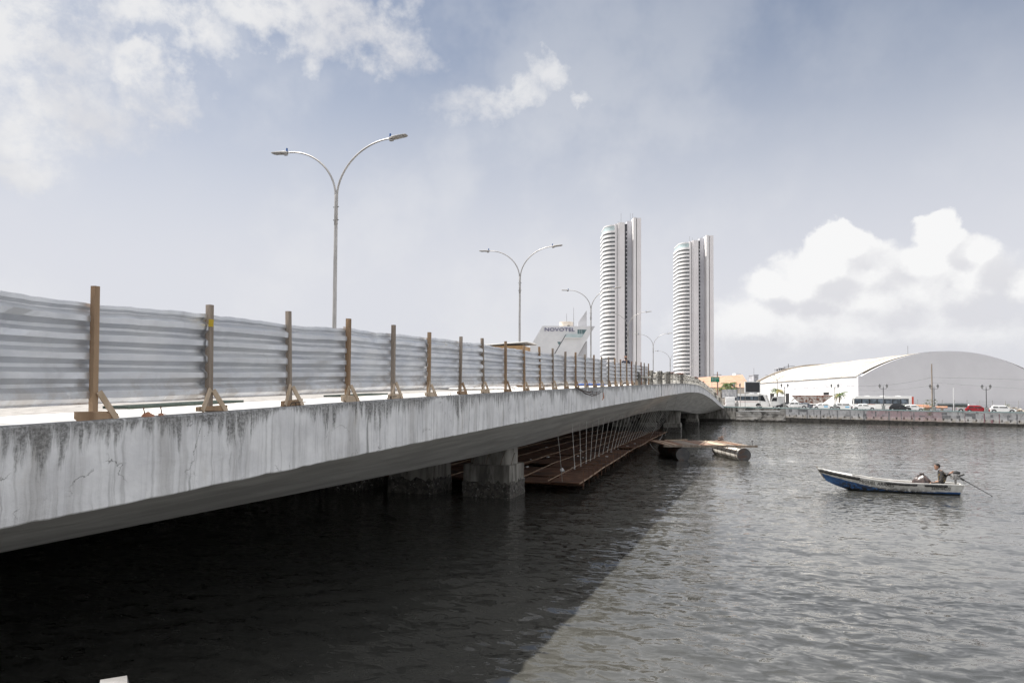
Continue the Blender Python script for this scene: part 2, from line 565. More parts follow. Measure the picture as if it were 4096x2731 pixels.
MAT = {}
def defmats():
    D = MAT
    D['fascia'] = fascia_material()
    D['water'] = water_material()
    D['soffit'] = M('soffit_concrete', (0.48, 0.47, 0.45), (0.64, 0.63, 0.60), 0.9, 0.8, bump=0.3, bscale=6, stretch=(.3, 2.2, 1), coords='uv', c3=(0.72, 0.71, 0.69), c3scale=1.7, c3lo=.64, c3hi=.70)
    D['walk'] = M('walkway_concrete', (0.56, 0.54, 0.51), (0.70, 0.68, 0.65), 1.5, 0.85, bump=.2, bscale=30)
    D['rough_strip'] = M('rough_concrete', (0.20, 0.19, 0.18), (0.33, 0.315, 0.30), 6, 0.9, bump=.5, bscale=40)
    D['edge_shade'] = M('edge_shade_concrete', (0.34, 0.34, 0.34), (0.52, 0.52, 0.52), 3, 0.85, bump=.4, bscale=30)  # grey holds the fence's shade along the deck edge
    D['asphalt'] = M('asphalt', (0.035, 0.034, 0.033), (0.06, 0.058, 0.056), 5, 0.9, bump=.3, bscale=60)
    D['asphalt_dark'] = M('dark_kerb', (0.035, 0.034, 0.033), (0.07, 0.068, 0.065), 6, 0.9)
    D['pier'] = M('pier_concrete', (0.15, 0.14, 0.125), (0.40, 0.385, 0.35), 2.2, 0.85, bump=.4, stretch=(1, 1, .22), bscale=9, c3=(.10, .095, .085), c3scale=1.6, c3lo=.52, c3hi=.66)
    D['mussel'] = M('mussel_crust', (0.035, 0.033, 0.03), (0.13, 0.12, 0.105), 5, 0.7, c3=(.50, .49, .47), c3scale=9, c3lo=.58, c3hi=.66)
    D['wood'] = M('sawn_timber', (0.24, 0.15, 0.085), (0.39, 0.265, 0.165), 5, 0.75, bump=.35, bscale=24, stretch=(1, 1, .12), coords='obj', c3=(.18, .12, .075), c3scale=3, c3lo=.58, c3hi=.75)
    D['wood_grey'] = M('weathered_timber', (0.21, 0.165, 0.125), (0.36, 0.30, 0.25), 5, 0.8, bump=.35, bscale=24, stretch=(1, 1, .12), coords='obj')
    D['wood_red'] = M('reddish_timber', (0.20, 0.10, 0.065), (0.30, 0.16, 0.10), 5, 0.8, bump=.35, bscale=24, stretch=(1, 1, .12), coords='obj')
    D['wood_pale'] = M('pale_timber', (0.46, 0.35, 0.24), (0.62, 0.50, 0.38), 6, 0.75, bump=.3, bscale=24, stretch=(1, 1, .2), coords='obj')
    D['galv'] = M('galvanised_steel', (0.40, 0.385, 0.37), (0.52, 0.50, 0.485), 3, 0.45, metal=.5, stretch=(1, 1, .3))
    D['lamp_head'] = M('lamp_housing', (0.34, 0.32, 0.30), (0.42, 0.40, 0.37), 4, 0.45)
    D['blue_cell'] = M('blue_photocell', (0.02, 0.10, 0.32), rough=.4)
    D['white'] = M('white_render', (0.76, 0.755, 0.75), (0.82, 0.815, 0.81), .3, 0.8)
    D['white_tower'] = M('white_tiles', (0.74, 0.72, 0.72), (0.80, 0.785, 0.785), .06, 0.6)
    D['tower_pink'] = M('pale_pink_tiles', (0.72, 0.69, 0.695), (0.77, 0.74, 0.745), .06, 0.6)
    D['tower_grey'] = M('pale_grey_and_shade', (0.56, 0.56, 0.60), (0.63, 0.63, 0.665), .06, 0.6)  # pale grey parts; the tower side wall has its shade in this colour
    D['tower_dark'] = M('dark_recess_glass', (0.035, 0.035, 0.042), (0.06, 0.06, 0.07), .2, 0.3)
    D['glass_band'] = M('tower_glazing', (0.018, 0.02, 0.024), (0.14, 0.155, 0.16), .8, 0.16, spec=.5, coords='pos', stretch=(1, 1, .8))
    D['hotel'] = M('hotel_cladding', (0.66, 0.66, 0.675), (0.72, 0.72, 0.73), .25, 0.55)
    D['hotel_side'] = M('hotel_grey_and_shade', (0.50, 0.50, 0.52), (0.55, 0.55, 0.57), .25, 0.6)  # grey of the rear parts; on the overhang it is painted side shading
    D['navy'] = M('navy_letters', (0.075, 0.07, 0.19), rough=.5)
    D['teal_glass'] = M('teal_glass', (0.06, 0.12, 0.13), (0.14, 0.22, 0.23), .4, 0.1)
    D['pale_glass'] = M('pale_balcony_glass', (0.40, 0.50, 0.51), (0.50, 0.58, 0.59), .4, 0.12)
    D['black'] = M('black_paint', (0.012, 0.012, 0.013), rough=.5)
    D['dark_grey'] = M('dark_grey_paint', (0.055, 0.055, 0.06), (0.09, 0.09, 0.095), 3, .6)
    D['rubber'] = M('tyre_rubber', (0.016, 0.016, 0.017), (0.03, 0.03, 0.03), 12, .8, coords='obj')
    D['roof_beige'] = M('sheet_roof', (0.42, 0.385, 0.34), (0.49, 0.455, 0.41), .12, 0.7, c3=(.34, .28, .23), c3scale=.25, stretch=(1, .25, 1), c3lo=.55, c3hi=.75)
    D['roof_rim'] = M('roof_rim', (0.34, 0.30, 0.26), (0.46, 0.42, 0.37), .5, .8)
    D['hall_shade_grey'] = M('hall_gable_shade', (0.66, 0.655, 0.68), (0.70, 0.695, 0.72), .15, .8)  # the gable's shade is put into this greyer colour
    D['orange_roof'] = M('clay_tiles', (0.42, 0.25, 0.17), (0.50, 0.31, 0.22), .8, .8)
    D['cream'] = M('cream_wall', (0.62, 0.55, 0.47), (0.68, 0.62, 0.55), .4, .8)
    D['far_grey'] = M('far_concrete', (0.42, 0.42, 0.45), (0.52, 0.52, 0.55), .3, .8)
    D['screen'] = M('dead_screen', (0.035, 0.036, 0.042), (0.05, 0.05, 0.056), .6, .55)
    D['steel'] = M('grey_steel', (0.22, 0.22, 0.225), (0.32, 0.32, 0.325), 2, .5, metal=.3)
    D['iron'] = M('cast_iron', (0.045, 0.047, 0.052), (0.08, 0.082, 0.088), 4, .55)
    D['lantern_glass'] = M('lantern_glass', (0.45, 0.45, 0.44), rough=.2)
    D['plinth'] = M('granite_plinth', (0.27, 0.265, 0.26), (0.42, 0.41, 0.40), 6, .8)
    D['sign_green'] = M('sign_green', (0.005, 0.20, 0.115), rough=.5)
    D['white_paint'] = M('white_paint', (0.78, 0.78, 0.78), rough=.5)
    D['rust'] = M('rusty_steel', (0.10, 0.045, 0.025), (0.21, 0.105, 0.06), 1.2, .85, bump=.3, c3=(.055, .035, .027), c3scale=.6, c3lo=.48, c3hi=.62)
    D['rust_pipe'] = M('rusty_pipe', (0.26, 0.16, 0.10), (0.44, 0.33, 0.24), 1.5, .8)
    D['rope'] = M('grey_rope', (0.46, 0.45, 0.43), (0.62, 0.61, 0.58), 9, .9)
    D['tank_dark'] = M('dark_tank', (0.06, 0.06, 0.063), (0.12, 0.115, 0.11), 1.6, .6, c3=(.11, .06, .04), c3scale=1.2, c3lo=.5, c3hi=.62)
    D['tank_white'] = M('white_tank', (0.60, 0.57, 0.52), (0.74, 0.71, 0.66), 1.5, .6, c3=(.24, .12, .065), c3scale=2.2, c3lo=.60, c3hi=.68, stretch=(1, .5, 1))
    D['quay'] = None
    D['teal_cap'] = M('teal_painted_cap', (0.22, 0.36, 0.36), (0.36, 0.46, 0.46), 1.5, .8)
    D['wall_base'] = M('tidal_growth', (0.028, 0.026, 0.024), (0.075, 0.068, 0.06), 1.6, .85, bump=.5, c3=(.2, .19, .18), c3scale=2.6, c3lo=.64, c3hi=.7)
    D['stone'] = M('quay_stone', (0.33, 0.31, 0.285), (0.56, 0.54, 0.51), .8, .9, bump=.5, c3=(.12, .115, .105), c3scale=.55, c3lo=.50, c3hi=.62)
    D['patch_dark'] = M('grey_paint_patch', (0.19, 0.19, 0.195), (0.30, 0.30, 0.305), 1.6, .9)
    D['patch_pink'] = M('maroon_paint_patch', (0.24, 0.13, 0.14), (0.34, 0.22, 0.23), 1.6, .9)
    D['street'] = M('street_paving', (0.20, 0.195, 0.19), (0.30, 0.29, 0.28), .4, .9)
    D['car_white'] = M('white_car_paint', (0.80, 0.80, 0.80), rough=.28)
    D['car_dark'] = M('black_car_paint', (0.025, 0.026, 0.03), rough=.22)
    D['car_grey'] = M('grey_blue_car_paint', (0.16, 0.18, 0.21), rough=.25, metal=.3)
    D['car_silver'] = M('silver_car_paint', (0.50, 0.50, 0.51), rough=.28, metal=.5)
    D['car_red'] = M('red_car_paint', (0.30, 0.012, 0.02), rough=.25)
    D['auto_glass'] = M('tinted_glass', (0.018, 0.02, 0.024), rough=.08)
    D['bus_glass'] = M('bus_glass', (0.04, 0.05, 0.06), (0.16, 0.20, 0.25), .9, .1)
    D['chrome'] = M('wheel_alloy', (0.55, 0.55, 0.56), rough=.3, metal=.8)
    D['tail_red'] = M('tail_lamp', (0.40, 0.01, 0.01), rough=.3)
    D['head_lamp'] = M('head_lamp', (0.7, 0.7, 0.72), rough=.15)
    D['decal_blue'] = M('blue_decal', (0.22, 0.50, 0.72), rough=.5)
    D['bus_white'] = M('bus_paint', (0.74, 0.74, 0.73), (0.79, 0.79, 0.78), .8, .35)
    D['bus_red'] = M('bus_red_paint', (0.50, 0.06, 0.03), rough=.4)
    D['bus_green'] = M('bus_green_paint', (0.03, 0.17, 0.07), rough=.4)
    D['rusty_white'] = M('rust_eaten_white', (0.56, 0.50, 0.46), (0.68, 0.63, 0.59), 1.5, .8, c3=(.22, .10, .065), c3scale=1.3, c3lo=.47, c3hi=.56)
    D['rust_red'] = M('red_oxide', (0.34, 0.15, 0.105), (0.46, 0.24, 0.18), 1.4, .8)
    D['tarp'] = M('grey_tarpaulin', (0.36, 0.36, 0.375), (0.50, 0.50, 0.51), 1.3, .7, bump=.6, bscale=3)
    D['tarp_blue'] = M('blue_tarpaulin', (0.02, 0.05, 0.17), (0.04, 0.08, 0.24), 2, .6, bump=.5)
    D['net_orange'] = M('faded_orange_board', (0.58, 0.38, 0.33), (0.68, 0.50, 0.45), 2, .8)
    D['palm_leaf'] = M('palm_leaf', (0.045, 0.085, 0.022), (0.11, 0.16, 0.045), 2.5, .55)
    D['palm_dry'] = M('yellowing_palm_leaf', (0.20, 0.17, 0.05), (0.32, 0.26, 0.08), 2.5, .6)
    D['trunk'] = M('palm_trunk', (0.20, 0.175, 0.15), (0.33, 0.30, 0.265), 5, .9, stretch=(1, 1, 3))
    D['leaf'] = M('shrub_leaf', (0.05, 0.075, 0.025), (0.13, 0.15, 0.05), 3, .6)
    D['skin'] = M('skin', (0.36, 0.20, 0.135), (0.40, 0.23, 0.16), 6, .55)
    D['hair'] = M('dark_hair', (0.012, 0.010, 0.009), rough=.7)
    D['navy_cloth'] = M('navy_shirt', (0.018, 0.022, 0.04), (0.03, 0.035, 0.055), 8, .85)
    D['tshirt'] = M('dark_printed_shirt', (0.025, 0.023, 0.023), (0.055, 0.05, 0.048), 9, .85, coords='obj', c3=(.40, .27, .08), c3scale=6, c3lo=.56, c3hi=.6)
    D['shorts'] = M('black_shorts', (0.015, 0.015, 0.017), rough=.85)
    D['hull'] = None
    D['hull_white'] = M('boat_white', (0.66, 0.65, 0.62), (0.76, 0.75, 0.73), 2.5, .5)
    D['wood_boat'] = M('boat_inside', (0.42, 0.40, 0.37), (0.60, 0.58, 0.55), 3, .7)
    D['bag'] = M('black_bin_bag', (0.035, 0.028, 0.027), (0.085, 0.06, 0.055), 6, .25, coords='obj')
    D['engine'] = M('engine_black', (0.02, 0.02, 0.02), (0.06, 0.06, 0.06), 14, .5, coords='obj')
    D['engine_pale'] = M('engine_alloy', (0.08, 0.08, 0.078), (0.42, 0.41, 0.40), 12, .5, coords='obj', metal=.3)
    D['baluster'] = M('crusted_concrete', (0.46, 0.44, 0.40), (0.74, 0.72, 0.67), 4, .9, bump=.9, bscale=14, c3=(.11, .10, .085), c3scale=3.3, c3lo=.54, c3hi=.64)
    D['baluster_dark'] = M('blackened_and_shaded_concrete', (0.10, 0.098, 0.09), (0.22, 0.21, 0.19), 5, .9, bump=.9, bscale=14)  # blackened posts; on the rails a painted shade
    D['brick_cap'] = M('red_brown_cap', (0.24, 0.085, 0.06), (0.34, 0.15, 0.11), 5, .85)
    D['gravel'] = M('pale_gravel', (0.40, 0.385, 0.37), (0.62, 0.60, 0.58), 9, .9, coords='pos')
    D['grate'] = M('dark_green_plastic', (0.02, 0.04, 0.032), (0.04, 0.065, 0.05), 5, .5)
    D['rag'] = M('orange_rag', (0.38, 0.17, 0.10), (0.52, 0.28, 0.19), 6, .9, bump=.8, coords='obj')
    D['rebar'] = M('rebar_rust', (0.10, 0.06, 0.04), (0.18, 0.11, 0.08), 8, .8)
    D['yellow'] = M('yellow_tape', (0.60, 0.42, 0.03), rough=.5)
    D['plywood'] = M('plywood', (0.44, 0.26, 0.12), (0.54, 0.35, 0.18), 2, .7, stretch=(1, 1, 4))
    D['roof_sheet'] = M('fibre_cement', (0.42, 0.41, 0.40), (0.52, 0.51, 0.50), 2, .85)
    D['pipe_orange'] = M('orange_pipe', (0.52, 0.26, 0.16), (0.62, 0.38, 0.27), 1, .6)
    D['pipe_dark'] = M('dark_pipe', (0.04, 0.05, 0.055), (0.075, 0.085, 0.09), 1, .5)
    D['rubble'] = M('rubble', (0.30, 0.265, 0.22), (0.46, 0.43, 0.38), 2, .9, coords='obj')
    D['pile'] = M('grey_weathered_pile', (0.14, 0.135, 0.13), (0.25, 0.24, 0.235), 7, .85, bump=.7, bscale=30, stretch=(.3, 1, 1), c3=(.28, .2, .15), c3scale=4)


def zinc_material():
    mt = bpy.data.materials.new('weathered_zinc_sheet')
    mt.use_nodes = True
    t = NT(mt.node_tree); bs = t.n['Principled BSDF']
    uv = t.node('ShaderNodeTexCoord').outputs['UV']
    oi = t.node('ShaderNodeObjectInfo')
    w = t.vec('ADD', uv, t.vec('SCALE', (13.0, 7.0, 3.0), scale=oi.outputs['Random']))
    s = t.node('ShaderNodeSeparateXYZ'); t.put(s.inputs[0], uv)
    tone = t.ramp(t.noise(w, 1.8, 7, 0.6), 0.32, 0.68)
    col = t.mix(tone, (0.68, 0.70, 0.74), (0.84, 0.85, 0.865))
    drip = t.ramp(t.noise(t.vec('MULTIPLY', w, (6.0, 1.4, 1)), 1.0, 7, 0.66), 0.56, 0.72)
    col = t.mix(t.math('MULTIPLY', drip, 0.22), col, (0.40, 0.395, 0.39))
    old = t.ramp(oi.outputs['Random'], 0.0, 1.0, 0.0, 1.0, False)
    col = t.mix(t.math('MULTIPLY', old, 0.40), col, (0.52, 0.53, 0.555))
    dusty = t.math('MULTIPLY', t.ramp(t.noise(w, 2.6, 9, 0.68), 0.42, 0.60), t.ramp(s.outputs[1], 0.15, 0.60, 0.85, 0.05))
    col = t.mix(t.math('MULTIPLY', dusty, 0.75), col, (0.50, 0.46, 0.42))
    flake = t.ramp(t.noise(w, 9.0, 9, 0.7), 0.63, 0.67)
    col = t.mix(t.math('MULTIPLY', t.math('MULTIPLY', flake, t.ramp(s.outputs[1], 0.25, 0.65, 1.0, 0.0)), .8), col, (0.80, 0.80, 0.81))
    scratch = t.ramp(t.noise(t.vec('MULTIPLY', w, (2.0, 34.0, 1)), 1.0, 5, 0.7), 0.66, 0.72)
    col = t.mix(t.math('MULTIPLY', scratch, .22), col, (0.26, 0.255, 0.25))
    t.put(bs.inputs['Base Color'], col)
    bs.inputs['Metallic'].default_value = 0.55
    t.put(bs.inputs['Roughness'], t.ramp(t.noise(w, 4.0, 5), 0.3, 0.7, 0.30, 0.52))
    b = t.node('ShaderNodeBump'); b.inputs['Strength'].default_value = 0.25; b.inputs['Distance'].default_value = 0.01
    t.put(b.inputs['Height'], t.noise(w, 14.0, 8, 0.7))
    t.l.new(b.outputs[0], bs.inputs['Normal'])
    return mt


def quay_material():
    mt = bpy.data.materials.new('painted_quay_wall')
    mt.use_nodes = True
    t = NT(mt.node_tree); bs = t.n['Principled BSDF']
    uv = t.node('ShaderNodeTexCoord').outputs['UV']      # metres along the wall, metres below its top
    s = t.node('ShaderNodeSeparateXYZ'); t.put(s.inputs[0], uv)
    u, v = s.outputs[0], s.outputs[1]
    col = t.mix(t.ramp(t.noise(uv, 0.8, 8, 0.65), .33, .67), (0.50, 0.49, 0.49), (0.68, 0.67, 0.67))
    uj = t.math('ADD', u, t.math('MULTIPLY', t.math('SUBTRACT', t.noise(uv, 1.5, 5), .5), 1.5))
    pink = t.math('MULTIPLY', t.ramp(uj, QPINK[0], QPINK[0]+.3), t.ramp(uj, QPINK[1]-.3, QPINK[1], 1, 0))
    pink = t.math('MULTIPLY', pink, t.ramp(v, .35, .45))
    col = t.mix(t.math('MULTIPLY', pink, t.ramp(t.noise(uv, 1.3, 6), .3, .6, .55, 1.0)), col, (0.52, 0.385, 0.40))
    dirt = t.ramp(t.noise(t.vec('MULTIPLY', uv, (1.6, .7, 1)), 1.2, 8, .7), .52, .66)
    col = t.mix(t.math('MULTIPLY', dirt, .75), col, (0.17, 0.16, 0.155))
    low = t.math('MULTIPLY', t.ramp(v, 1.5, 2.15), t.ramp(t.noise(uv, 1.5, 6), .35, .65, .3, 1.0))
    col = t.mix(t.math('MULTIPLY', low, .7), col, (0.34, 0.29, 0.215))
    t.put(bs.inputs['Base Color'], col)
    bs.inputs['Roughness'].default_value = .9
    b = t.node('ShaderNodeBump'); b.inputs['Strength'].default_value = 0.4; b.inputs['Distance'].default_value = 0.04
    br = t.node('ShaderNodeTexBrick'); t.put(br.inputs['Vector'], uv)
    br.inputs['Scale'].default_value = 1.0
    br.inputs['Brick Width'].default_value = 1.1; br.inputs['Row Height'].default_value = .34; br.inputs['Mortar Size'].default_value = .015
    t.put(b.inputs['Height'], t.math('ADD', t.noise(uv, 5.0, 8, .7), t.math('MULTIPLY', br.outputs['Fac'], -.5)))
    t.l.new(b.outputs[0], bs.inputs['Normal'])
    return mt


def hull_material():
    mt = bpy.data.materials.new('worn_boat_paint')
    mt.use_nodes = True
    t = NT(mt.node_tree); bs = t.n['Principled BSDF']
    uv = t.node('ShaderNodeTexCoord').outputs['UV']      # metres from the stern, fraction of side height
    s = t.node('ShaderNodeSeparateXYZ'); t.put(s.inputs[0], uv)
    u, v = s.outputs[0], s.outputs[1]
    p = t.node('ShaderNodeTexCoord').outputs['Object']
    pz = t.node('ShaderNodeSeparateXYZ'); t.put(pz.inputs[0], p)
    white = t.mix(t.ramp(t.noise(p, 5, 6), .35, .65), (0.60, 0.59, 0.55), (0.76, 0.75, 0.72))
    blue = t.mix(t.ramp(t.noise(p, 6, 6), .35, .65), (0.022, 0.085, 0.25), (0.05, 0.15, 0.36))
    thr = t.math('ADD', t.ramp(u, 2.6, 5.6, .36, .64), t.ramp(u, 0.2, 2.6, .10, 0.0))
    edge = t.math('SUBTRACT', t.math('ADD', v, t.math('MULTIPLY', t.math('SUBTRACT', t.noise(p, 5, 5), .5), .08)), thr)
    col = t.mix(t.ramp(edge, .0, .02), blue, white)
    wear = t.ramp(t.noise(p, 7.0, 10, .72), .44, .50)
    zone = t.math('MULTIPLY', t.ramp(u, .3, 2.4), t.ramp(u, 5.2, 6.0, 1, 0))
    lowz = t.ramp(v, .30, .78, 1.0, .0)
    col = t.mix(t.math('MULTIPLY', t.math('MULTIPLY', wear, zone), lowz), col, (0.028, 0.026, 0.024))
    chip = t.ramp(t.noise(p, 11.0, 10, .7), .64, .67)
    col = t.mix(t.math('MULTIPLY', chip, .8), col, (0.11, 0.10, 0.085))
    slime = t.ramp(pz.outputs[2], .03, .10, 1, 0)
    col = t.mix(slime, col, (0.02, 0.022, 0.02))
    t.put(bs.inputs['Base Color'], col)
    bs.inputs['Roughness'].default_value = .5
    return mt


defmats()
MAT['zinc'] = zinc_material()

# ================================================================== the setting
def grid_mesh(name, pts, uvs, mat, parent=None, smooth=False, closed_u=False):
    """pts: rows x cols of points, uvs: same shape"""
    nr, nc = len(pts), len(pts[0])
    me = bpy.data.meshes.new(name)
    vs = [tuple(p) for r in pts for p in r]
    fs = [(i*nc+j, i*nc+j+1, (i+1)*nc+j+1, (i+1)*nc+j) for i in range(nr-1) for j in range(nc-1)]
    me.from_pydata(vs, [], fs)
    if uvs is not None:
        fl = [uv for r in uvs for uv in r]
        ul = me.uv_layers.new(name='UVMap')
        ul.data.foreach_set('uv', [c for q in fs for i in q for c in fl[i]])
    if smooth:
        me.polygons.foreach_set('use_smooth', [True]*len(fs))
    me.materials.append(mat)
    o = bpy.data.objects.new(name, me)
    COL.objects.link(o)
    o.parent = parent
    return o


# ---- river: a wave field computed from many crossing wave trains, fine near by and coarser far off
def build_river():
    rows = [3.5*(1.0088**i) for i in range(445)]
    cols = np.linspace(-1.25, 1.25, 520)
    Y = np.array(rows)[:, None]*np.ones((1, len(cols)))
    X = Y*cols[None, :]
    Z = np.zeros_like(X)
    step = np.maximum(np.array(rows)*0.0088, np.array(rows)*0.0048)[:, None]
    r = np.random.default_rng(5)
    for k in range(60):
        lam = 0.30*(9.0**(k/59.0))
        th = math.radians(255) + r.normal()*0.55
        kx, ky = math.cos(th)*2*math.pi/lam, math.sin(th)*2*math.pi/lam
        slope = 0.018*(1.0 if lam < 1.0 else 0.40)
        amp = slope*lam/(2*math.pi)*1.25
        fade = np.clip((lam/step-3.0)/3.0, 0, 1)
        ph = kx*X+ky*Y+r.uniform(0, 6.28)
        ph = ph+0.5*np.sin(0.21*X+0.13*Y+k)+0.4*np.sin(0.37*Y-0.11*X+2*k)
        mod = 0.75+0.45*np.sin(0.16*X*math.cos(k)+0.16*Y*math.sin(k*1.7)+k*2.1)
        Z += amp*fade*mod*np.sin(ph)
    V = np.stack([X, Y, Z], -1).reshape(-1, 3)
    nr, nc = X.shape
    idx = np.arange(nr*nc).reshape(nr, nc)
    F = np.stack([idx[:-1, :-1], idx[:-1, 1:], idx[1:, 1:], idx[1:, :-1]], -1).reshape(-1, 4)
    me = bpy.data.meshes.new('river')
    me.vertices.add(len(V)); me.vertices.foreach_set('co', V.ravel())
    me.loops.add(len(F)*4); me.loops.foreach_set('vertex_index', F.ravel())
    me.polygons.add(len(F))
    me.polygons.foreach_set('loop_start', np.arange(0, len(F)*4, 4))
    me.update(calc_edges=True)
    me.polygons.foreach_set('use_smooth', [True]*len(F))
    me.materials.append(MAT['water'])
    o = bpy.data.objects.new('river', me); COL.objects.link(o)
    tag(o, kind='structure')
    m2 = MB(); m2.add([(-1800, -900, -.32), (1800, -900, -.32), (1800, 2600, -.32), (-1800, 2600, -.32)], [(0, 1, 2, 3)])
    tag(m2.build('open_water', MAT['water']), kind='structure')


build_river()

# ---- far quay
Q0 = Vector((63.1, 149.63, 0)); QD = Vector((97.47-63.1, 130.47-149.63, 0)).normalized()
QN = Vector((-QD.y, QD.x, 0))          # inland


def q_at(px, w=0.0, py=1630):
    """position along the quay (metres) where a pixel column meets a line w metres inland of the wall"""
    v = ray(px, py); o = Q0+QN*w
    t = o.dot(QN)/v.dot(QN)
    return (v*t-Q0).dot(QD)


def q_z(px, py, w=0.0):
    v = ray(px, py); t = (Q0+QN*w).dot(QN)/v.dot(QN)
    return CAMH+(v*t).z


_u1, _z1 = q_at(4090), q_z(4090, 1646)
_u0, _z0 = q_at(3200), q_z(3200, 1628)


def q_top(u):
    u = max(-40, min(75, u)); return _z0+(_z1-_z0)*(u-_u0)/(_u1-_u0)


def qp(u, w, z):
    p = Q0+QD*u+QN*w; p.z = z; return p


def street_z(u, w=5): return q_top(u)-0.45


QPINK = (q_at(3462), q_at(3776))
MAT['quay'] = quay_material()
MAT['hull'] = hull_material()
QRZ = math.atan2(QD.y, QD.x)

us = [-2500, -60, -40, 0, 75, 90, 2500]; ws = [0.45, 40, 120, 4500]
g = MB()
vs = [qp(u, w, street_z(u)) for u in us for w in ws]
g.add(vs, [(i*4+j, i*4+j+1, (i+1)*4+j+1, (i+1)*4+j) for i in range(len(us)-1) for j in range(3)])
tag(g.build('street', MAT['street']), kind='structure')

uL, uA, uS, uR = -70.0, q_at(2943), q_at(3143), 75.0
qw = thing('quay_wall', 'long painted river wall with a row of small openings and a teal cap', 'wall', qp(0, 0, 0))


def qbox(mb, u0, u1, w0, w1, z0a, z1a, z0b=None, z1b=None):
    """box along the wall whose ends may differ in height"""
    z0b = z0a if z0b is None else z0b; z1b = z1a if z1b is None else z1b
    vs = [qp(u0, w0, z0a), qp(u0, w1, z0a), qp(u0, w1, z1a), qp(u0, w0, z1a), qp(u1, w0, z0b), qp(u1, w1, z0b), qp(u1, w1, z1b), qp(u1, w0, z1b)]
    return mb.add(vs, [(0, 1, 2, 3), (4, 7, 6, 5), (0, 4, 5, 1), (3, 2, 6, 7), (0, 3, 7, 4), (1, 5, 6, 2)])


# face with its openings cut out
h0, h1 = q_at(3158), q_at(4077)
hp = (h1-h0)/30.0
holes = [h0+hp*i for i in range(-1, 45) if uS+.3 < h0+hp*i < uR-1]
ub = [uS]
for c in holes: ub += [c-.13, c+.13]
ub.append(uR)
vb = [0.16, 0.42, 1.68, 2.10, 2.36]
me_v, me_f, me_uv = [], [], []
for iu in range(len(ub)-1):
    is_hole = iu % 2 == 1
    for iv in range(4):
        a, b = ub[iu], ub[iu+1]; c, d = vb[iv], vb[iv+1]
        out = -0.06 if iv == 0 else 0.0
        if is_hole and iv == 2:
            q = [(a, c, 0), (b, c, 0), (b, d, 0), (a, d, 0)]
            for k in range(4):
                p0, p1 = q[k], q[(k+1) % 4]
                base = len(me_v)
                for (uu, vv, ww) in (p0, p1, (p1[0], p1[1], .4), (p0[0], p0[1], .4)):
                    me_v.append(tuple(qp(uu, ww, q_top(uu)-vv)-qp(0, 0, 0))); me_uv.append((uu, vv))
                me_f.append((base, base+1, base+2, base+3))
            base = len(me_v)
            for (uu, vv, _) in q:
                me_v.append(tuple(qp(uu, .4, q_top(uu)-vv)-qp(0, 0, 0))); me_uv.append((uu, vv))
            me_f.append((base, base+1, base+2, base+3))
        else:
            base = len(me_v)
            for (uu, vv) in ((a, c), (b, c), (b, d), (a, d)):
                me_v.append(tuple(qp(uu, out, q_top(uu)-vv)-qp(0, 0, 0))); me_uv.append((uu, vv))
            me_f.append((base, base+1, base+2, base+3))
            if iv == 0:
                base = len(me_v)
                for (uu, ww) in ((a, -.06), (b, -.06), (b, 0), (a, 0)):
                    me_v.append(tuple(qp(uu, ww, q_top(uu)-d)-qp(0, 0, 0))); me_uv.append((uu, d))
                me_f.append((base, base+1, base+2, base+3))
me = bpy.data.meshes.new('wall_face'); me.from_pydata(me_v, [], me_f)
ul = me.uv_layers.new(name='UVMap')
ul.data.foreach_set('uv', [c for q in me_f for i in q for c in me_uv[i]])
me.materials.append(MAT['quay'])
o = bpy.data.objects.new('wall_face', me); COL.objects.link(o); o.parent = qw
mb = MB(); qbox(mb, uL, uR, -.12, .5, q_top(uL)-.158, q_top(uL), q_top(uR)-.158, q_top(uR)); mb.build('wall_cap', MAT['teal_cap'], qw, world=True)
mb = MB()
seg = 90; pr = None
for i in range(seg):
    a, b = uS+(uR-uS)*i/seg, uS+(uR-uS)*(i+1)/seg
    j = .05*math.sin(i*1.7)+.05*math.sin(i*.63+1)
    qbox(mb, a, b, -.16+j*.8, .3, -1.2, q_top((a+b)/2)-2.36+j*.5)
mb.build('wall_footing', MAT['wall_base'], qw, world=True)
# grey painted-over patches on the wall: pixel rectangles
PATCH = [(3155, 1636, 3168, 1647, 0), (3193, 1637, 3231, 1647, 0), (3193, 1647, 3198, 1658, 0), (3226, 1647, 3231, 1674, 0), (3279, 1640, 3284, 1677, 0),
         (3254, 1650, 3257, 1664, 0), (3315, 1641, 3318, 1658, 0), (3347, 1641, 3351, 1679, 0), (3399, 1643, 3402, 1679, 0), (3382, 1656, 3384, 1667, 0), (3385, 1660, 3399, 1663, 0),
         (3431, 1654, 3436, 1667, 0), (3452, 1643, 3460, 1681, 0), (3460, 1655, 3465, 1673, 0), (3500, 1645, 3505, 1667, 0), (3527, 1660, 3537, 1664, 0), (3553, 1646, 3559, 1682, 0),
         (3603, 1647, 3606, 1684, 0), (3653, 1648, 3657, 1686, 0), (3675, 1662, 3700, 1665, 0), (3766, 1650, 3788, 1659, 0), (3767, 1662, 3802, 1674, 0), (3825, 1662, 3840, 1674, 0),
         (3860, 1653, 3902, 1665, 0), (3888, 1665, 3902, 1675, 0), (3934, 1654, 3939, 1693, 1), (3961, 1659, 3972, 1669, 0), (3995, 1655, 3998, 1693, 1), (4027, 1662, 4041, 1669, 0),
         (4028, 1669, 4034, 1682, 0), (4034, 1677, 4050, 1682, 0), (4065, 1656, 4070, 1695, 0), (3961, 1679, 3972, 1694, 1), (3858, 1650, 3860, 1690, 1)]
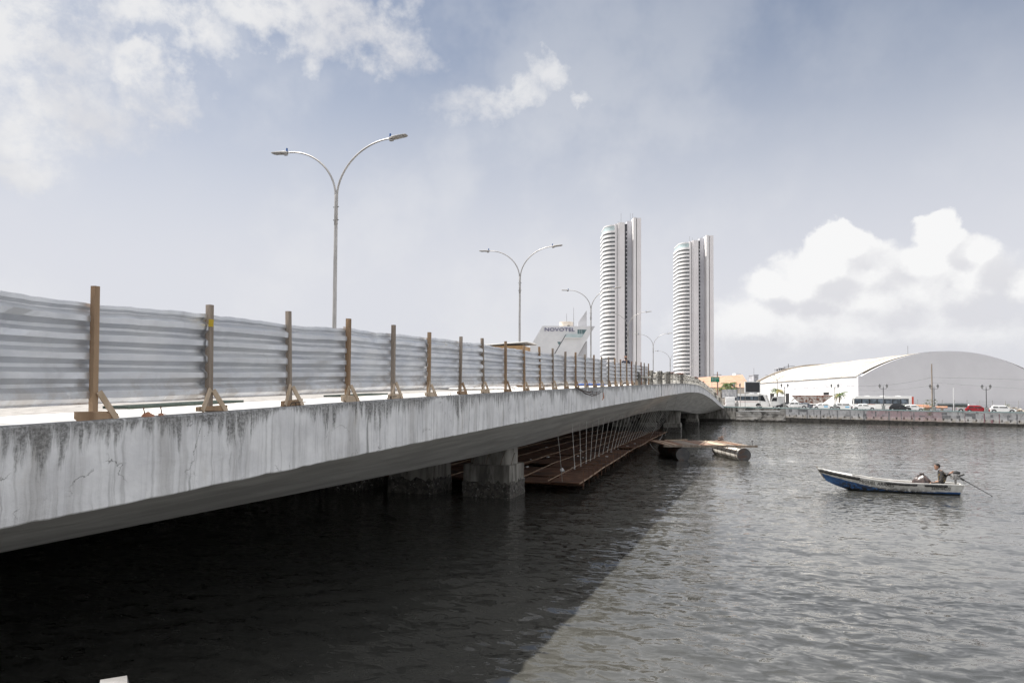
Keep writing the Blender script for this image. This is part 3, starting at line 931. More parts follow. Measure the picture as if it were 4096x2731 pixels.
for (x0, y0, x1, y1, k) in PATCH:
    a, b = q_at(x0), q_at(x1)
    z1_, z0_ = q_z((x0+x1)/2, y0), q_z((x0+x1)/2, y1)
    lo = q_top((a+b)/2)-2.35
    mb = MB(); qbox(mb, a, b, -.012, -.003, max(z0_, lo), min(z1_, q_top((a+b)/2)-.45))
    # holes keep clear: the patch is a thin coat of paint, split around openings
    mb.build('paint_patch', MAT['patch_pink' if k else 'patch_dark'], qw, world=True)

sw = thing('stone_quay_wall', 'old stone block river wall between the bridge end and the painted wall', 'wall', qp(-8, 0, 0))
mb = MB(); qbox(mb, uA, uS-.02, .06, .5, -1.0, q_top(uA)-.16, -1.0, q_top(uS)-.16); mb.build('wall_core', MAT['stone'], sw, world=True)
r2 = random.Random(3)
for row, (za, zb) in enumerate(((1.75, 2.35), (1.10, 1.70), (.45, 1.05))):
    u = uA
    k = 0
    while u < uS-.1:
        L = r2.uniform(1.2, 2.0)
        e = min(u+L, uS-.03)
        mb = MB(); qbox(mb, u+.02, e-.02, -.02+r2.uniform(-.02, .02), .2, za+.02, zb-.02)
        mb.build('stone_block', MAT['stone'], sw, world=True)
        u += L
for i in range(26):
    for j in range(2):
        a = uA+(uS-uA)*i/26
        wd = (uS-uA)/26
        mb = MB(); c = qp(a+wd*r2.uniform(.3, .6), .05, q_top(a)-.38-j*.36)
        mb.box(c, (wd*.85, .16, .30), Matrix.Rotation(QRZ+r2.uniform(-.1, .1), 3, 'Z') @ Matrix.Rotation(r2.uniform(-.15, .15), 3, 'Y'))
        mb.build('rubble_stone', MAT['stone'], sw, world=True)
mb = MB(); qbox(mb, uA+.6, uS-1.2, -.12, .1, 2.38, 2.52); mb.build('ledge', MAT['white_paint'], sw, world=True)
mb = MB()
for i in range(40):
    a, b = uA+(uS-uA)*i/40, uA+(uS-uA)*(i+1)/40
    qbox(mb, a, b, -.35+.12*math.sin(i*2.3), .3, -1, .38+.06*math.sin(i*1.3))
mb.build('tidal_footing', MAT['wall_base'], sw, world=True)
ab = thing('bridge_abutment', 'plain grey concrete abutment where the bridge meets the far bank', 'abutment', qp(-16, 0, 0))
mb = MB(); qbox(mb, uL, uA-.02, -.05, .6, -1, q_top(uL)-.16, -1, q_top(uA)-.16); mb.build('abutment_wall', MAT['pier'], ab, world=True)
mb = MB(); qbox(mb, uL, uA-.05, -.3, .2, -1, .55); mb.build('abutment_footing', MAT['wall_base'], ab, world=True)

# ================================================================== bridge
bridge = thing('road_bridge', 'long arched concrete road bridge with a stained edge beam crossing the river', 'bridge', bp(29, 4, 0))
S0, S1, WID = -28.0, 164.0, 46.0  # deck and its caps widened out of view to darken the water below
off = W_LOC[bridge.name]
def B(s, l, z): return bp(s, l, z)-off
def srange(a, b, st):
    n = max(1, int(round((b-a)/st))); return [a+(b-a)*i/n for i in range(n+1)]


# near edge beam: fine grid so the lower lip is chipped and uneven
ss = srange(S0, 45.0, .16)
pts, uvs = [], []
r3 = random.Random(9)
nz = np.convolve(rng.normal(size=len(ss)+40), np.ones(7)/7, 'same')
for i, s in enumerate(ss):
    z = deck_z(s); chip = 0.004*nz[i]+(0.010 if r3.random() < .03 else 0)+.006*r3.uniform(-1, 1)
    tchip = .006*r3.uniform(-1, 1)+.012*nz[(i*3) % len(ss)]
    row = [(.03, z-.002), (.012, z-.006+tchip*.4), (0.0, z-.02+tchip), (-.006*math.sin(s*.9), z-.25), (.006*math.sin(s*.7), z-.5), (0, z-.75), (.0, z-.885+chip), (.012, z-.90+chip), (.09, z-.90+chip)]
    pts.append([B(s, l, zz) for l, zz in row])
    uvs.append([(s, max(0, z-zz)) for l, zz in row])
grid_mesh('edge_beam', pts, uvs, MAT['fascia'], bridge, smooth=False)
# far part: separate edge panels with open joints
pw = 2.75
k = 0
s = 45.02
while s < S1-.5:
    e = min(s+pw, S1)
    h = .90 if s < 140 else .90-.25*(s-140)/24
    dl = r3.uniform(-.015, .015)
    P, U = [], []
    for q in srange(s+.015, e-.015, .7):
        z = deck_z(q); hh = .90 if q < 140 else .90-.25*(q-140)/24
        row = [(.10, z-.01), (dl, z-.01), (dl, z-.3), (dl, z-.6), (dl, z-hh+r3.uniform(-.02, .02)), (.10, z-hh)]
        P.append([B(q, l, zz) for l, zz in row]); U.append([(q, z-zz) for l, zz in row])
    grid_mesh('edge_panel', P, U, MAT['fascia'], bridge)
    s += pw
P, U = [], []
for q in srange(45.0, S1, 1.5):
    z = deck_z(q); P.append([B(q, .06, z-.02), B(q, .06, z-.6)]); U.append([(q, .1), (q, .6)])
grid_mesh('beam_core', P, U, MAT['asphalt_dark'], bridge)


def strip(name, la, lb, dz, mat, st=1.5, s0=S0, s1=S1+20):
    P, U = [], []
    for q in srange(s0, s1, st):
        z = deck_z(q)+dz
        P.append([B(q, la, z), B(q, (la+lb)/2, z+.0), B(q, lb, z)]); U.append([(q, la), (q, (la+lb)/2), (q, lb)])
    return grid_mesh(name, P, U, mat, bridge)


strip('edge_strip', .03, .36, 0.0, MAT['edge_shade'], .5)
strip('walkway', .36, 1.7, 0.003, MAT['walk'])
strip('rough_strip', 1.7, 4.0, 0.0, MAT['rough_strip'])
strip('roadway', 4.0, 15.4, -.02, MAT['asphalt'])
strip('added_far_deck', 16.0, WID, 0.0, MAT['asphalt'])  # unseen extra width, added to keep light from under the bridge
P = []
for q in srange(S0, S1+20, 1.5):
    z = deck_z(q)
    P.append([B(q, 15.4, z-.02), B(q, 15.45, z+.26), B(q, 15.95, z+.26), B(q, 16.0, z)])
grid_mesh('far_kerb', P, None, MAT['asphalt_dark'], bridge)
P, U = [], []
rw = random.Random(21)
for q in srange(S0, S1+1, .8):
    zt_, zb_ = deck_z(q)-.875, soff_z(q)
    if q > 140: zt_ = deck_z(q)-.87+.25*(q-140)/24
    zb_ = min(zb_, zt_-.25)
    row = []
    for t in np.linspace(0, 1, 9):
        row.append(B(q, .07+3.03*t, zt_+(zb_-zt_)*t+rw.uniform(-1, 1)*.012*(0 < t < 1)))
    P.append(row); U.append([(q, 3.1*t) for t in np.linspace(0, 1, 9)])
grid_mesh('soffit_wing', P, U, MAT['soffit'], bridge)
P = [[B(q, l, soff_z(q)+(0 if l in (3.1, 43.0) else .03)) for l in (3.1, 9, 18, 30, 43.0)] for q in srange(S0, S1+1, 2)]
grid_mesh('soffit', P, [[(q[0].x, i) for i in range(5)] for q in P], MAT['soffit'], bridge)
P = []
for q in srange(S0, S1, 2):
    z = deck_z(q); P.append([B(q, 43.0, soff_z(q)), B(q, WID-.02, z-.88), B(q, WID, z-.9), B(q, WID, z)])
grid_mesh('far_wing', P, None, MAT['pier'], bridge)

P = [[B(q, 43.6, z) for z in (-1.0, soff_z(q)+.6)] for q in srange(3.0, 160, 4)]
grid_mesh('added_light_screen', P, None, MAT['pier'], bridge)  # unseen wall added to shut daylight and bright water out below the deck
for (sb, ls, ztop) in ((28.5, ((3.9, 6.1), (7.65, 9.9), (11.4, 13.6), (15.2, 17.4), (19, 21.2), (24, 26.2), (29, 31.2), (34, 36.2), (39, 41.2)), 1.45), (100.0, ((3.5, 5.9), (7.0, 9.3), (10.8, 13.2), (15.2, 17.4), (19, 21.2), (24, 26.2), (29, 31.2), (34, 36.2), (39, 41.2)), 1.3),
                       (133.0, ((3.4, 5.7), (7.0, 9.3), (10.8, 13.2), (15.2, 17.4), (19, 21.2), (24, 26.2), (29, 31.2), (34, 36.2), (39, 41.2)), 1.2), (-20, ((3.9, 6.1), (7.65, 9.9), (11.4, 13.6), (15.2, 17.4), (19, 21.2), (24, 26.2), (29, 31.2), (34, 36.2), (39, 41.2)), 1.45)):
    for (la, lb) in ls:
        mb = MB()
        ring = lambda z, g=0: [bp(sb-g, la-g, z), bp(sb+2.05+g, la-g, z), bp(sb+2.05+g, lb+g, z), bp(sb-g, lb+g, z)]
        mb.loft([ring(-1.5), ring(ztop-.03), ring(ztop, -.03)])
        cap = mb.build('pile_cap', MAT['pier'], bridge, world=True)
        # crust of mussels round the waterline, a lumpy jacket
        mb = MB()
        rm = random.Random(int(sb*10+la))
        n = 150 if sb < 60 and la < 9 else 30
        per = [(sb, la, 1, 0), (sb+2.05, la, 0, 1)]
        rings = []
        for z in (-.3, .12, .3, .45, .6, .72):
            rr = []
            for (sa, l0, sb2, l1) in ((sb, la, sb+2.05, la), (sb+2.05, la, sb+2.05, lb), (sb+2.05, lb, sb, lb), (sb, lb, sb, la)):
                for t in np.linspace(0, 1, 14)[:-1]:
                    g = .05+rm.uniform(-.025, .03) if z < .65 else -.02
                    q = (sa+(sb2-sa)*t, l0+(l1-l0)*t)
                    cs, cl = sb+1.025, (la+lb)/2
                    dd = Vector((q[0]-cs, q[1]-cl)); dd.normalize()
                    rr.append(bp(q[0]+dd.x*g, q[1]+dd.y*g, z+rm.uniform(-.13, .13)*(z > .4)))
            rings.append(rr)
        mb.loft(rings, cap=False)
        mu = mb.build('mussel_crust', MAT['mussel'], None, loc=off)
        mu.location = (0, 0, 0); mu.parent = cap
        mu['kind'] = 'stuff'
        mb = MB()
        c0, c1 = la+.12, lb-.1
        def cring(z):
            out = []
            for kk in range(24):
                a = 2*math.pi*kk/24
                ca, sa_ = math.cos(a), math.sin(a)
                ex = lambda t: math.copysign(abs(t)**.35, t)
                out.append(bp(sb+1.05+.72*ex(ca), (c0+c1)/2+(c1-c0)/2*ex(sa_), z))
            return out
        mb.loft([cring(ztop-.05), cring(soff_z(sb+1)+.35)])
        mb.build('pier_column', MAT['pier'], bridge, world=True, smooth=35)
    if sb > 60:
        mb = MB()
        mb.loft([[bp(sb+.5, l, z) for (l, z) in ((3.6, 2.4), (13.2, 2.4), (13.2, soff_z(sb)+.3), (3.6, soff_z(sb)+.3))],
                 [bp(sb+1.6, l, z) for (l, z) in ((3.6, 2.4), (13.2, 2.4), (13.2, soff_z(sb)+.3), (3.6, soff_z(sb)+.3))]])
        mb.build('cross_beam', MAT['pier'], bridge, world=True)
# starter bars sticking out of the near pier cap
for (s, l) in ((28.7, 4.4), (28.7, 5.1), (28.8, 5.8), (29.0, 4.0)):
    mb = MB(); mb.tube([bp(s, l, 1.42), bp(s+.05, l-.05, 1.7), bp(s+.08, l-.16, 2.0)], .012, 6); mb.build('starter_bar', MAT['rebar'], bridge, world=True)

# ================================================================== hoarding along the near edge of the deck
post_px = [385, 845, 1165, 1397, 1578, 1720, 1845, 1938, 2027, 2102, 2165, 2216, 2264, 2306, 2344, 2378, 2408, 2437, 2464, 2485, 2510, 2530, 2546, 2568, 2580, 2597]
post_s = [s_of(x) for x in post_px]
bay = post_s[1]-post_s[0]
post_s = [post_s[0]-2*bay, post_s[0]-bay]+post_s
fence = thing('hoarding_fence', 'corrugated zinc hoarding on braced timber posts along the bridge edge', 'fence', bp(post_s[2], .15, deck_z(post_s[2])))
foff = W_LOC[fence.name]
RB = math.atan2(BD.y, BD.x)


def bl(s, l, dz):                       # local to the fence
    return bp(s, l, deck_z(s)+dz)-foff


# sheets: five trapezoid ribs lying along the bridge, dented and with a ragged upper edge
def sheet(sa, sb, lz, lo, hi, seed):
    r = np.random.default_rng(seed)
    prof = []
    n_r = 5; pit = (hi-lo-.07)/n_r
    v = lo
    prof.append((v, 0)); 
    for k in range(n_r):
        b = lo+.015+k*pit
        prof += [(b, 0.0), (b+pit*.25, .066), (b+pit*.26, .067), (b+pit*.58, .067), (b+pit*.59, .066), (b+pit*.84, 0.0)]
    prof += [(hi-.075, 0), (hi-.045, .03), (hi, .026)]
    ns = max(12, int((sb-sa)/.09))
    ks = [(r.uniform(.6, 3.2), r.uniform(0, 6.28), r.uniform(.3, 1)) for _ in range(5)]
    dents = [(r.uniform(sa, sb), r.uniform(lo, hi), r.uniform(.07, .22), r.normal()*.030) for _ in range(7 if seed < 8 else 4)]
    pts, uvs = [], []
    top_ph = r.uniform(0, 6.28)
    sag = r.uniform(0, .03)
    for i in range(ns+1):
        s = sa+(sb-sa)*i/ns
        tt = i/ns
        wob = sum(a*math.sin(f*(s-sa)*2.2+p) for f, p, a in ks)*.0012
        edge = .007*math.sin(s*3.1+top_ph)+.004*math.sin(s*9.7+top_ph*2)+r.normal()*.003-sag*math.sin(math.pi*tt)
        row, ur = [], []
        for j, (z, d) in enumerate(prof):
            l = lz-d+wob*(.5+z)
            for (ds, dzz, rad, am) in dents:
                q = ((s-ds)**2+(z-dzz)**2)/rad**2
                if q < 4: l += am*math.exp(-q)
            flat = 1.0
            zz = z+(edge*((z-lo)/(hi-lo))**3)+.004*math.sin(s*2.7+j)
            sj = s
            if i == 0 or i == ns: sj += .012*math.sin(j*1.3+seed)
            row.append(bl(sj, l, zz)); ur.append((s, z))
        pts.append(row); uvs.append(ur)
    return grid_mesh('corrugated_sheet', pts, uvs, MAT['zinc'], fence, smooth=False)


rr = random.Random(4)
idx = list(range(1, len(post_s)-2, 2))
spans = [(post_s[0]-.3, post_s[1]+.05)]+[(post_s[i]-.05, post_s[i+2]+.10) for i in idx]
if spans[-1][1] < post_s[-1]: spans.append((spans[-1][1]-.1, post_s[-1]+.05))
for k, (a, b) in enumerate(spans):
    hi = 1.235+rr.uniform(-.02, .02)
    if k > 9: hi -= .04
    sheet(a, b, .232+.022*(k % 2), .165+rr.uniform(-.015, .01), hi, k)

wood_cycle = ['wood', 'wood', 'wood', 'wood_grey', 'wood_grey', 'wood', 'wood_grey', 'wood', 'wood_grey', 'wood_grey']
unit = MB(); unit.box((0, 0, .5), (1, 1, 1)); UNIT = unit.build('unit_block', MAT['wood']).data
bpy.data.objects.remove(bpy.data.objects['unit_block'])


def block(name, mat, parent, loc, size, rot=(0, 0, 0)):
    """a sawn piece: a box with slightly uneven ends, standing on loc"""
    mb = MB()
    sx_, sy_, sz_ = size
    j = lambda: rr.uniform(-.04, .04)
    ring = lambda z, g: [(-sx_/2*(1-g), -sy_/2*(1-g), z+j()*sx_), (sx_/2*(1-g), -sy_/2*(1-g), z+j()*sx_), (sx_/2*(1-g), sy_/2*(1-g), z+j()*sx_), (-sx_/2*(1-g), sy_/2*(1-g), z+j()*sx_)]
    mb.loft([ring(0, 0), ring(sz_*.35, j()*.3), ring(sz_*.7, j()*.3), ring(sz_, .0)])
    o = mb.build(name, mat, parent)
    o.location = loc; o.rotation_euler = rot
    return o


for k, s in enumerate(post_s):
    wm = MAT[wood_cycle[k % 10]]
    if k in (23, 25): wm = MAT['wood_red']
    hgt = 1.37+rr.uniform(-.035, .03)+(.03 if k == 2 else 0)
    lean = rr.uniform(-.02, .02); lean2 = rr.uniform(-.035, .015)
    p = bl(s, .155, .0)
    wd = rr.uniform(.056, .066)
    po = block('post', wm, fence, p, (wd, wd*1.05, hgt), (lean2, lean, RB))
    if k > 24: continue
    brm = MAT[rr.choice(['wood_pale', 'wood', 'wood_pale'])]
    b = block('base_block', MAT[rr.choice(['wood', 'wood_pale'])], po, (0, -.052, 0.0), (.46+rr.uniform(-.04, .05), .05, .078+rr.uniform(-.012, .012)))
    for sg in (-1, 1):
        if k == 2 and sg < 0: continue
        mb = MB()
        top = rr.uniform(.24, .31)
        mb.beam((sg*.20, -.09, .005), (sg*.022, -.045 if sg < 0 else -.05, top), .02, .058)
        mb.build('brace', brm, po)
mb = MB(); mb.beam(bl(post_s[3]-.035, .11, 1.15), bl(post_s[3]-.03, .12, 1.06), .03, .05); mb.build('yellow_tape', MAT['yellow'], fence)
s_ = s_of(1783, .19); mb = MB(); mb.loft([[bl(s_-.05, .188, 1.06), bl(s_+.09, .188, 1.06), bl(s_+.09, .188, 1.13), bl(s_-.05, .188, 1.13)], [bl(s_-.05, .191, 1.06), bl(s_+.09, .191, 1.06), bl(s_+.09, .191, 1.13), bl(s_-.05, .191, 1.13)]])
mb.build('sticker', MAT['yellow'], fence)

# ================================================================== old balustrade further along
bal = thing('concrete_balustrade', 'crumbling concrete balustrade with tube rails over the crown of the bridge', 'balustrade', bp(47, .2, deck_z(47)))
boff = W_LOC[bal.name]


def crusty(name, mat, size, seed, round_top=False):
    r = random.Random(seed)
    bm = bmesh.new()
    bmesh.ops.create_cube(bm, size=1.0)
    bmesh.ops.subdivide_edges(bm, edges=bm.edges[:], cuts=5, use_grid_fill=True)
    for v in bm.verts:
        x, y, z = v.co
        z01 = z+.5
        w = 1.0
        if round_top and z01 > .75: w = math.sqrt(max(.05, 1-((z01-.75)/.27)**2))
        q = Vector((x*size[0]*w, y*size[1]*w, z01*size[2]))
        er = .018 if not round_top else .012
        if 0 < z01: q += Vector((r.gauss(0, er), r.gauss(0, er), r.gauss(0, er)))
        v.co = q
    me = bpy.data.meshes.new(name); bm.to_mesh(me); bm.free()
    me.materials.append(mat)
    return me


post_me = [crusty('baluster_post', MAT['baluster'], (.20, .25, .92), i) for i in range(5)]
dark_me = crusty('baluster_post', MAT['baluster_dark'], (.26, .34, 1.0), 9)
end_me = crusty('end_pillar', MAT['baluster_dark'], (.42, .42, .80), 12, True)
def put_mesh(name, me, parent, loc, rot=(0, 0, 0), scale=(1, 1, 1)):
    o = bpy.data.objects.new(name, me); COL.objects.link(o); o.parent = parent
    o.location = loc; o.rotation_euler = rot; o.scale = scale
    return o


def bb(s, l, dz): return bp(s, l, deck_z(s)+dz)-boff


s_end = s_of(2551, .2)
put_mesh('end_pillar', end_me, bal, bb(s_end, .25, -.03), (0, 0, RB))
bs_ = []
q = s_of(2603, .2)
while q < 162:
    bs_.append(q); q += 2.75 if q > 52 else 2.5
rb_ = random.Random(8)
mid_s = (s_end+bs_[0])/2
for i, q in enumerate(bs_):
    put_mesh('baluster_post', dark_me if i == 0 or rb_.random() < .30 else rb_.choice(post_me), bal, bb(q, .22, -.03), (rb_.uniform(-.02, .02), rb_.uniform(-.03, .03), RB), (1, 1, rb_.uniform(.94, 1.04)))
    if i in (5, 7, 8, 14, 15, 19):
        mb = MB(); mb.box((0, 0, .03), (.5, .42, .06)); o = mb.build('cap_slab', MAT['brick_cap'], bal); o.location = bb(q, .22, .92); o.rotation_euler = (0, 0, RB)
    if i < len(bs_)-1:
        for hz, rad in ((.80, .06), (.38, .055)):
            mb = MB(); n = 5
            pts = [bb(q+(bs_[i+1]-q)*t, .22+rb_.uniform(-.012, .012), hz+rb_.uniform(-.012, .012)) for t in np.linspace(.06, .94, n)]
            mb.tube(pts, [rad*rb_.uniform(.9, 1.08) for _ in pts], 9)
            mb.build('rail', MAT['baluster_dark'], bal, smooth=50)  # rails coloured dark to give the shaded faces between posts
mb = MB(); mb.tube([bb(s_end+.2, .22, .50), bb(mid_s, .22, .47), bb(bs_[0]-.13, .22, .48)], .085, 10); mb.build('rail', MAT['baluster'], bal, smooth=50)
put_mesh('baluster_post', dark_me, bal, bb(mid_s, .22, -.03), (0, .12, RB), (.9, .8, .42))

# ================================================================== lamp posts down the middle of the deck
LAMP_L = 8.65
lab = ['tallest grey double-arm street lamp, nearest the camera behind the zinc hoarding',
       'second grey double-arm street lamp, between the nearest lamp and the hotel',
       'third double-arm street lamp, its pole crossing the right end of the hotel',
       'fourth double-arm street lamp, standing in front of the left tower',
       'fifth double-arm street lamp, in the gap between the two towers',
       'sixth double-arm street lamp, its right arm touching the right tower',
       'faintest double-arm street lamp, farthest along the bridge at the right tower']


def make_lamp():
    t = thing('street_lamp', lab[0], 'street lamp', (0, 0, 0), 0, 'double-arm lamps along the bridge')
    mb = MB(); mb.lathe([(.16, 0), (.16, .03), (.085, .05), (.078, 2.5), (.066, 6.2), (.062, 6.25), (.070, 6.26), (.070, 7.35), (.05, 7.42)], 12); mb.build('pole', MAT['galv'], t, smooth=40)
    for z in (6.45, 6.95):
        mb = MB(); mb.tube([(-.12, 0, z), (.12, 0, z)], .018, 6); mb.build('bolt', MAT['steel'], t)
    for sg in (-1, 1):
        pts = []
        for k in range(17):
            a = math.radians(90)*k/16
            pts.append((sg*(.03+2.25*(1-math.cos(a))**.92*1.0), 0, 7.35+1.95*math.sin(a)**.95))
        mb = MB(); mb.tube(pts, [.041-.013*k/16 for k in range(17)], 10)
        arm = mb.build('arm', MAT['galv'], t, smooth=50)
        R_ = Matrix.Rotation(sg*math.radians(-4), 3, 'Y')
        hx = Vector(pts[-1])
        mb = MB()
        sec = [(-.02, .045, .05), (.10, .10, .07), (.18, .13, .055), (.60, .13, .04), (.70, .10, .025)]
        mb.loft([[hx+R_@Vector((sg*x, y, z)) for (y, z) in ((-w, -h*.55), (w, -h*.55), (w, h*.3), (w*.7, h*.8), (-w*.7, h*.8), (-w, h*.3))] for (x, w, h) in sec])
        hd = mb.build('lamp_head', MAT['lamp_head'], arm)
        mb = MB(); mb.box(hx+R_@Vector((sg*.06, 0, -.075)), (.14, .10, .05)); mb.build('driver_box', MAT['galv'], hd)
        mb = MB(); mb.lathe([(.035, .0), (.035, .10), (.03, .13)], 10, hx+R_@Vector((sg*.02, 0, .05))); mb.build('photocell', MAT['blue_cell'], hd)
        mb = MB(); mb.box(hx+R_@Vector((sg*.42, 0, -.026)), (.34, .2, .012)); mb.build('lens', MAT['lantern_glass'], hd)
    return t


lamp0 = make_lamp()
for i, px in enumerate([1333, 2077, 2363, 2512, 2613, 2681, 2741]):
    s = s_of(px, LAMP_L)
    t = lamp0 if i == 0 else copy_tree(lamp0)
    t.location = bp(s, LAMP_L, deck_z(s)-.02)
    t.rotation_euler = (0, 0, math.atan2(BN.y, BN.x)+math.pi)
    t['label'] = lab[i]

# ================================================================== things lying on the deck
def on_walk(px, l): 
    s = s_of(px, l); return bp(s, l, deck_z(s)+.004)


# bright gravel heap, orange boards and a blue sheet glimpsed under the hoarding
def heap_mesh(name, mat, c, rx, ry, h, n=26, seed=1, ang=RB):
    r = np.random.default_rng(seed); mb = MB(); rows = []
    for i in range(n):
        row = []
        for j in range(n):
            a, b = (i/(n-1)-.5)*2, (j/(n-1)-.5)*2
            q = max(0, 1-(a*a+b*b)**.5)
            z = h*(q**.8)*(1+.15*r.normal())+(.02*r.normal() if q > 0 else -.02)
            p = Vector((a*rx, b*ry, max(z, -.02))); p.rotate(Matrix.Rotation(ang, 3, 'Z'))
            row.append(Vector(c)+p)
        rows.append(row)
    mb.loft(rows, closed=False, cap=False)
    return mb.build(name, mat, loc=c)


s_ = s_of(1945, 2.6)
o = heap_mesh('gravel_heap', MAT['gravel'], bp(s_, 2.6, deck_z(s_)), 1.7, 1.2, .42, seed=2); tag(o, 'heap of pale gravel on the deck seen under the hoarding', 'gravel', kind='stuff')
for px, wd, lb_ in ((2165, 1.6, 'faded orange barrier board glimpsed under the hoarding beside the gravel heap'), (2215, 1.3, 'faded orange barrier board glimpsed under the hoarding nearer the blue sheet')):
    s_ = s_of(px, 3.4); t = thing('barrier_board', lb_, 'barrier', bp(s_, 3.4, deck_z(s_)), RB, 'orange barrier boards on the deck')
    mb = MB(); mb.box((0, 0, .32), (wd, .03, .40)); mb.build('board', MAT['net_orange'], t)
    for x in (-wd*.4, wd*.4):
        mb = MB(); mb.box((x, .04, .28), (.05, .045, .56)); mb.box((x, .04, .02), (.06, .4, .04)); mb.build('stand', MAT['wood_grey'], t)
s_ = s_of(2370, 2.2)
o = heap_mesh('tarpaulin', MAT['tarp_blue'], bp(s_, 2.2, deck_z(s_)), 2.2, .8, .22, 16, 5); tag(o, 'crumpled dark blue tarpaulin on the deck under the far hoarding', 'tarpaulin')

# gratings
for px, ln, wd, lb_ in ((720, 2.2, .45, 'dark green plastic grating lying on the walkway near the second post'), (1430, 1.9, .4, 'dark grating lying on the walkway beyond the fourth post')):
    s_ = s_of(px, 1.9); t = thing('drain_grating', lb_, 'grating', bp(s_, 1.9, deck_z(s_)+.006), RB+math.atan2(deck_z(s_+1)-deck_z(s_), 1)*0, 'drain gratings on the walkway')
    sl = -math.atan2(deck_z(s_+1)-deck_z(s_), 1)
    t.rotation_euler = (0, sl, RB)
    mb = MB()
    for y in (-wd/2, wd/2): mb.box((0, y, .022), (ln, .02, .035))
    mb.build('grating_frame', MAT['grate'], t)
    n = int(ln/.06)
    for i in range(n):
        mb = MB(); mb.box((-ln/2+(i+.5)*ln/n, 0, .022), (.022, wd-.022, .03)); mb.build('grating_bar', MAT['grate'], t)

# rebar stubs with rags, loose bars, wire tangle
for k, (px, lb_) in enumerate(((578, 'rebar stub wrapped in an orange rag at the deck edge, nearest the first post'), (646, 'rebar stub tied with frayed orange string, right of the rag'))):
    s_ = s_of(px, .06); t = thing('rebar_stub', lb_, 'rebar', bp(s_, .06, deck_z(s_)-.01), RB)
    mb = MB(); mb.tube([(0, 0, -.05), (.004, 0, .06), (-.006, .005, .115)], .007, 7); mb.build('bar', MAT['rebar'], t)
    mb = MB(); r = random.Random(k)
    rings = []
    for z, w in ((.0, .05), (.02, .055), (.045, .03), (.06, .012)) if k == 0 else ((.0, .02), (.02, .022), (.035, .012)):
        rings.append([(.05*(k == 0)+w*1.6*math.cos(a)*r.uniform(.7, 1.2), w*.8*math.sin(a)*r.uniform(.7, 1.2), z+r.uniform(-.006, .006)) for a in np.linspace(0, 6.28, 13)[:-1]])
    mb.loft(rings); mb.build('rag', MAT['rag'], t, smooth=60)
    for q in range(7):
        mb = MB(); a = r.uniform(-1, 1); mb.tube([(.0, 0, .03), (.03*a, -.02, .035), (.06*a, -.035, .02*r.random())], .0012, 4); mb.build('frayed_strand', MAT['rag'], t)
t = thing('wire_tangle', 'tangle of bent black wire and frayed rope hanging off the deck edge', 'wire', bp(s_of(2330, 0), -.02, deck_z(s_of(2330, 0))))
to = W_LOC[t.name]; r = random.Random(5); s_ = s_of(2300, 0)
for k in range(7):
    mb = MB(); e = r.uniform(2.6, 5.0); d = r.uniform(.2, .42)
    pts = [bp(s_+e*u, -.03-.25*math.sin(math.pi*u)*r.uniform(.5, 1), deck_z(s_+e*u)+.03-d*math.sin(min(1, u*1.2)*math.pi*.75)) for u in np.linspace(0, 1, 9)]
    mb.tube(pts, .011, 5); mb.build('wire', MAT['black'] if k < 5 else MAT['rebar'], t, world=True)
mb = MB(); mb.tube([bp(s_+4.2, -.2, deck_z(s_+4)-.22), bp(s_+4.0, -.25, deck_z(s_+4)-.45), bp(s_+3.7, -.25, deck_z(s_+4)-.55)], [.012, .03, .015], 6); mb.build('rope_end', MAT['rag'], t, world=True)
for px, lb_ in ((1180, 'bent black bar lying at the foot of the third post'), (1560, 'short bent wire staple at the deck edge below the fifth post'), (1800, 'bent wire prongs sticking up from the deck edge beside the sixth post')):
    s_ = s_of(px, .05); t = thing('bent_bar', lb_, 'rebar', bp(s_, .05, deck_z(s_)), RB)
    mb = MB(); mb.tube([(-.10, 0, .01), (-.06, 0, .05), (.02, 0, .05), (.03, .0, .0)], .006, 6); mb.tube([(.02, 0, .05), (.22, .03, .055), (.30, .03, .06)], .006, 6); mb.build('bar', MAT['black'], t)

# site hut behind the hoarding
s_ = s_of(2030, 6.0)
hut = thing('site_hut', 'plywood site hut with corrugated roof showing over the hoarding', 'hut', bp(s_, 6.0, deck_z(s_)-.02), RB)
zt_ = at(2030, 1374, bp(s_, 6, 0).y).z-deck_z(s_)
for x in (-.75, .75):
    mb = MB(); mb.box((x, 0, zt_/2-.08), (.06, 2.0, zt_-.16)); mb.build('side_wall', MAT['plywood'], hut)
for y in (-1.0, 1.0):
    mb = MB(); mb.box((0, y, zt_/2-.08), (1.43, .05, zt_-.16)); mb.build('wall_panel', MAT['plywood'], hut)
mb = MB(); rows = []
for i in range(61):
    x = -.85+1.7*i/60
    rows.append([(x, y, zt_-.06+.035*math.sin(i*1.57)+.05*(-y)) for y in (-1.35, 1.35)])
mb.loft(rows, closed=False, cap=False); mb.build('roof', MAT['roof_sheet'], hut)

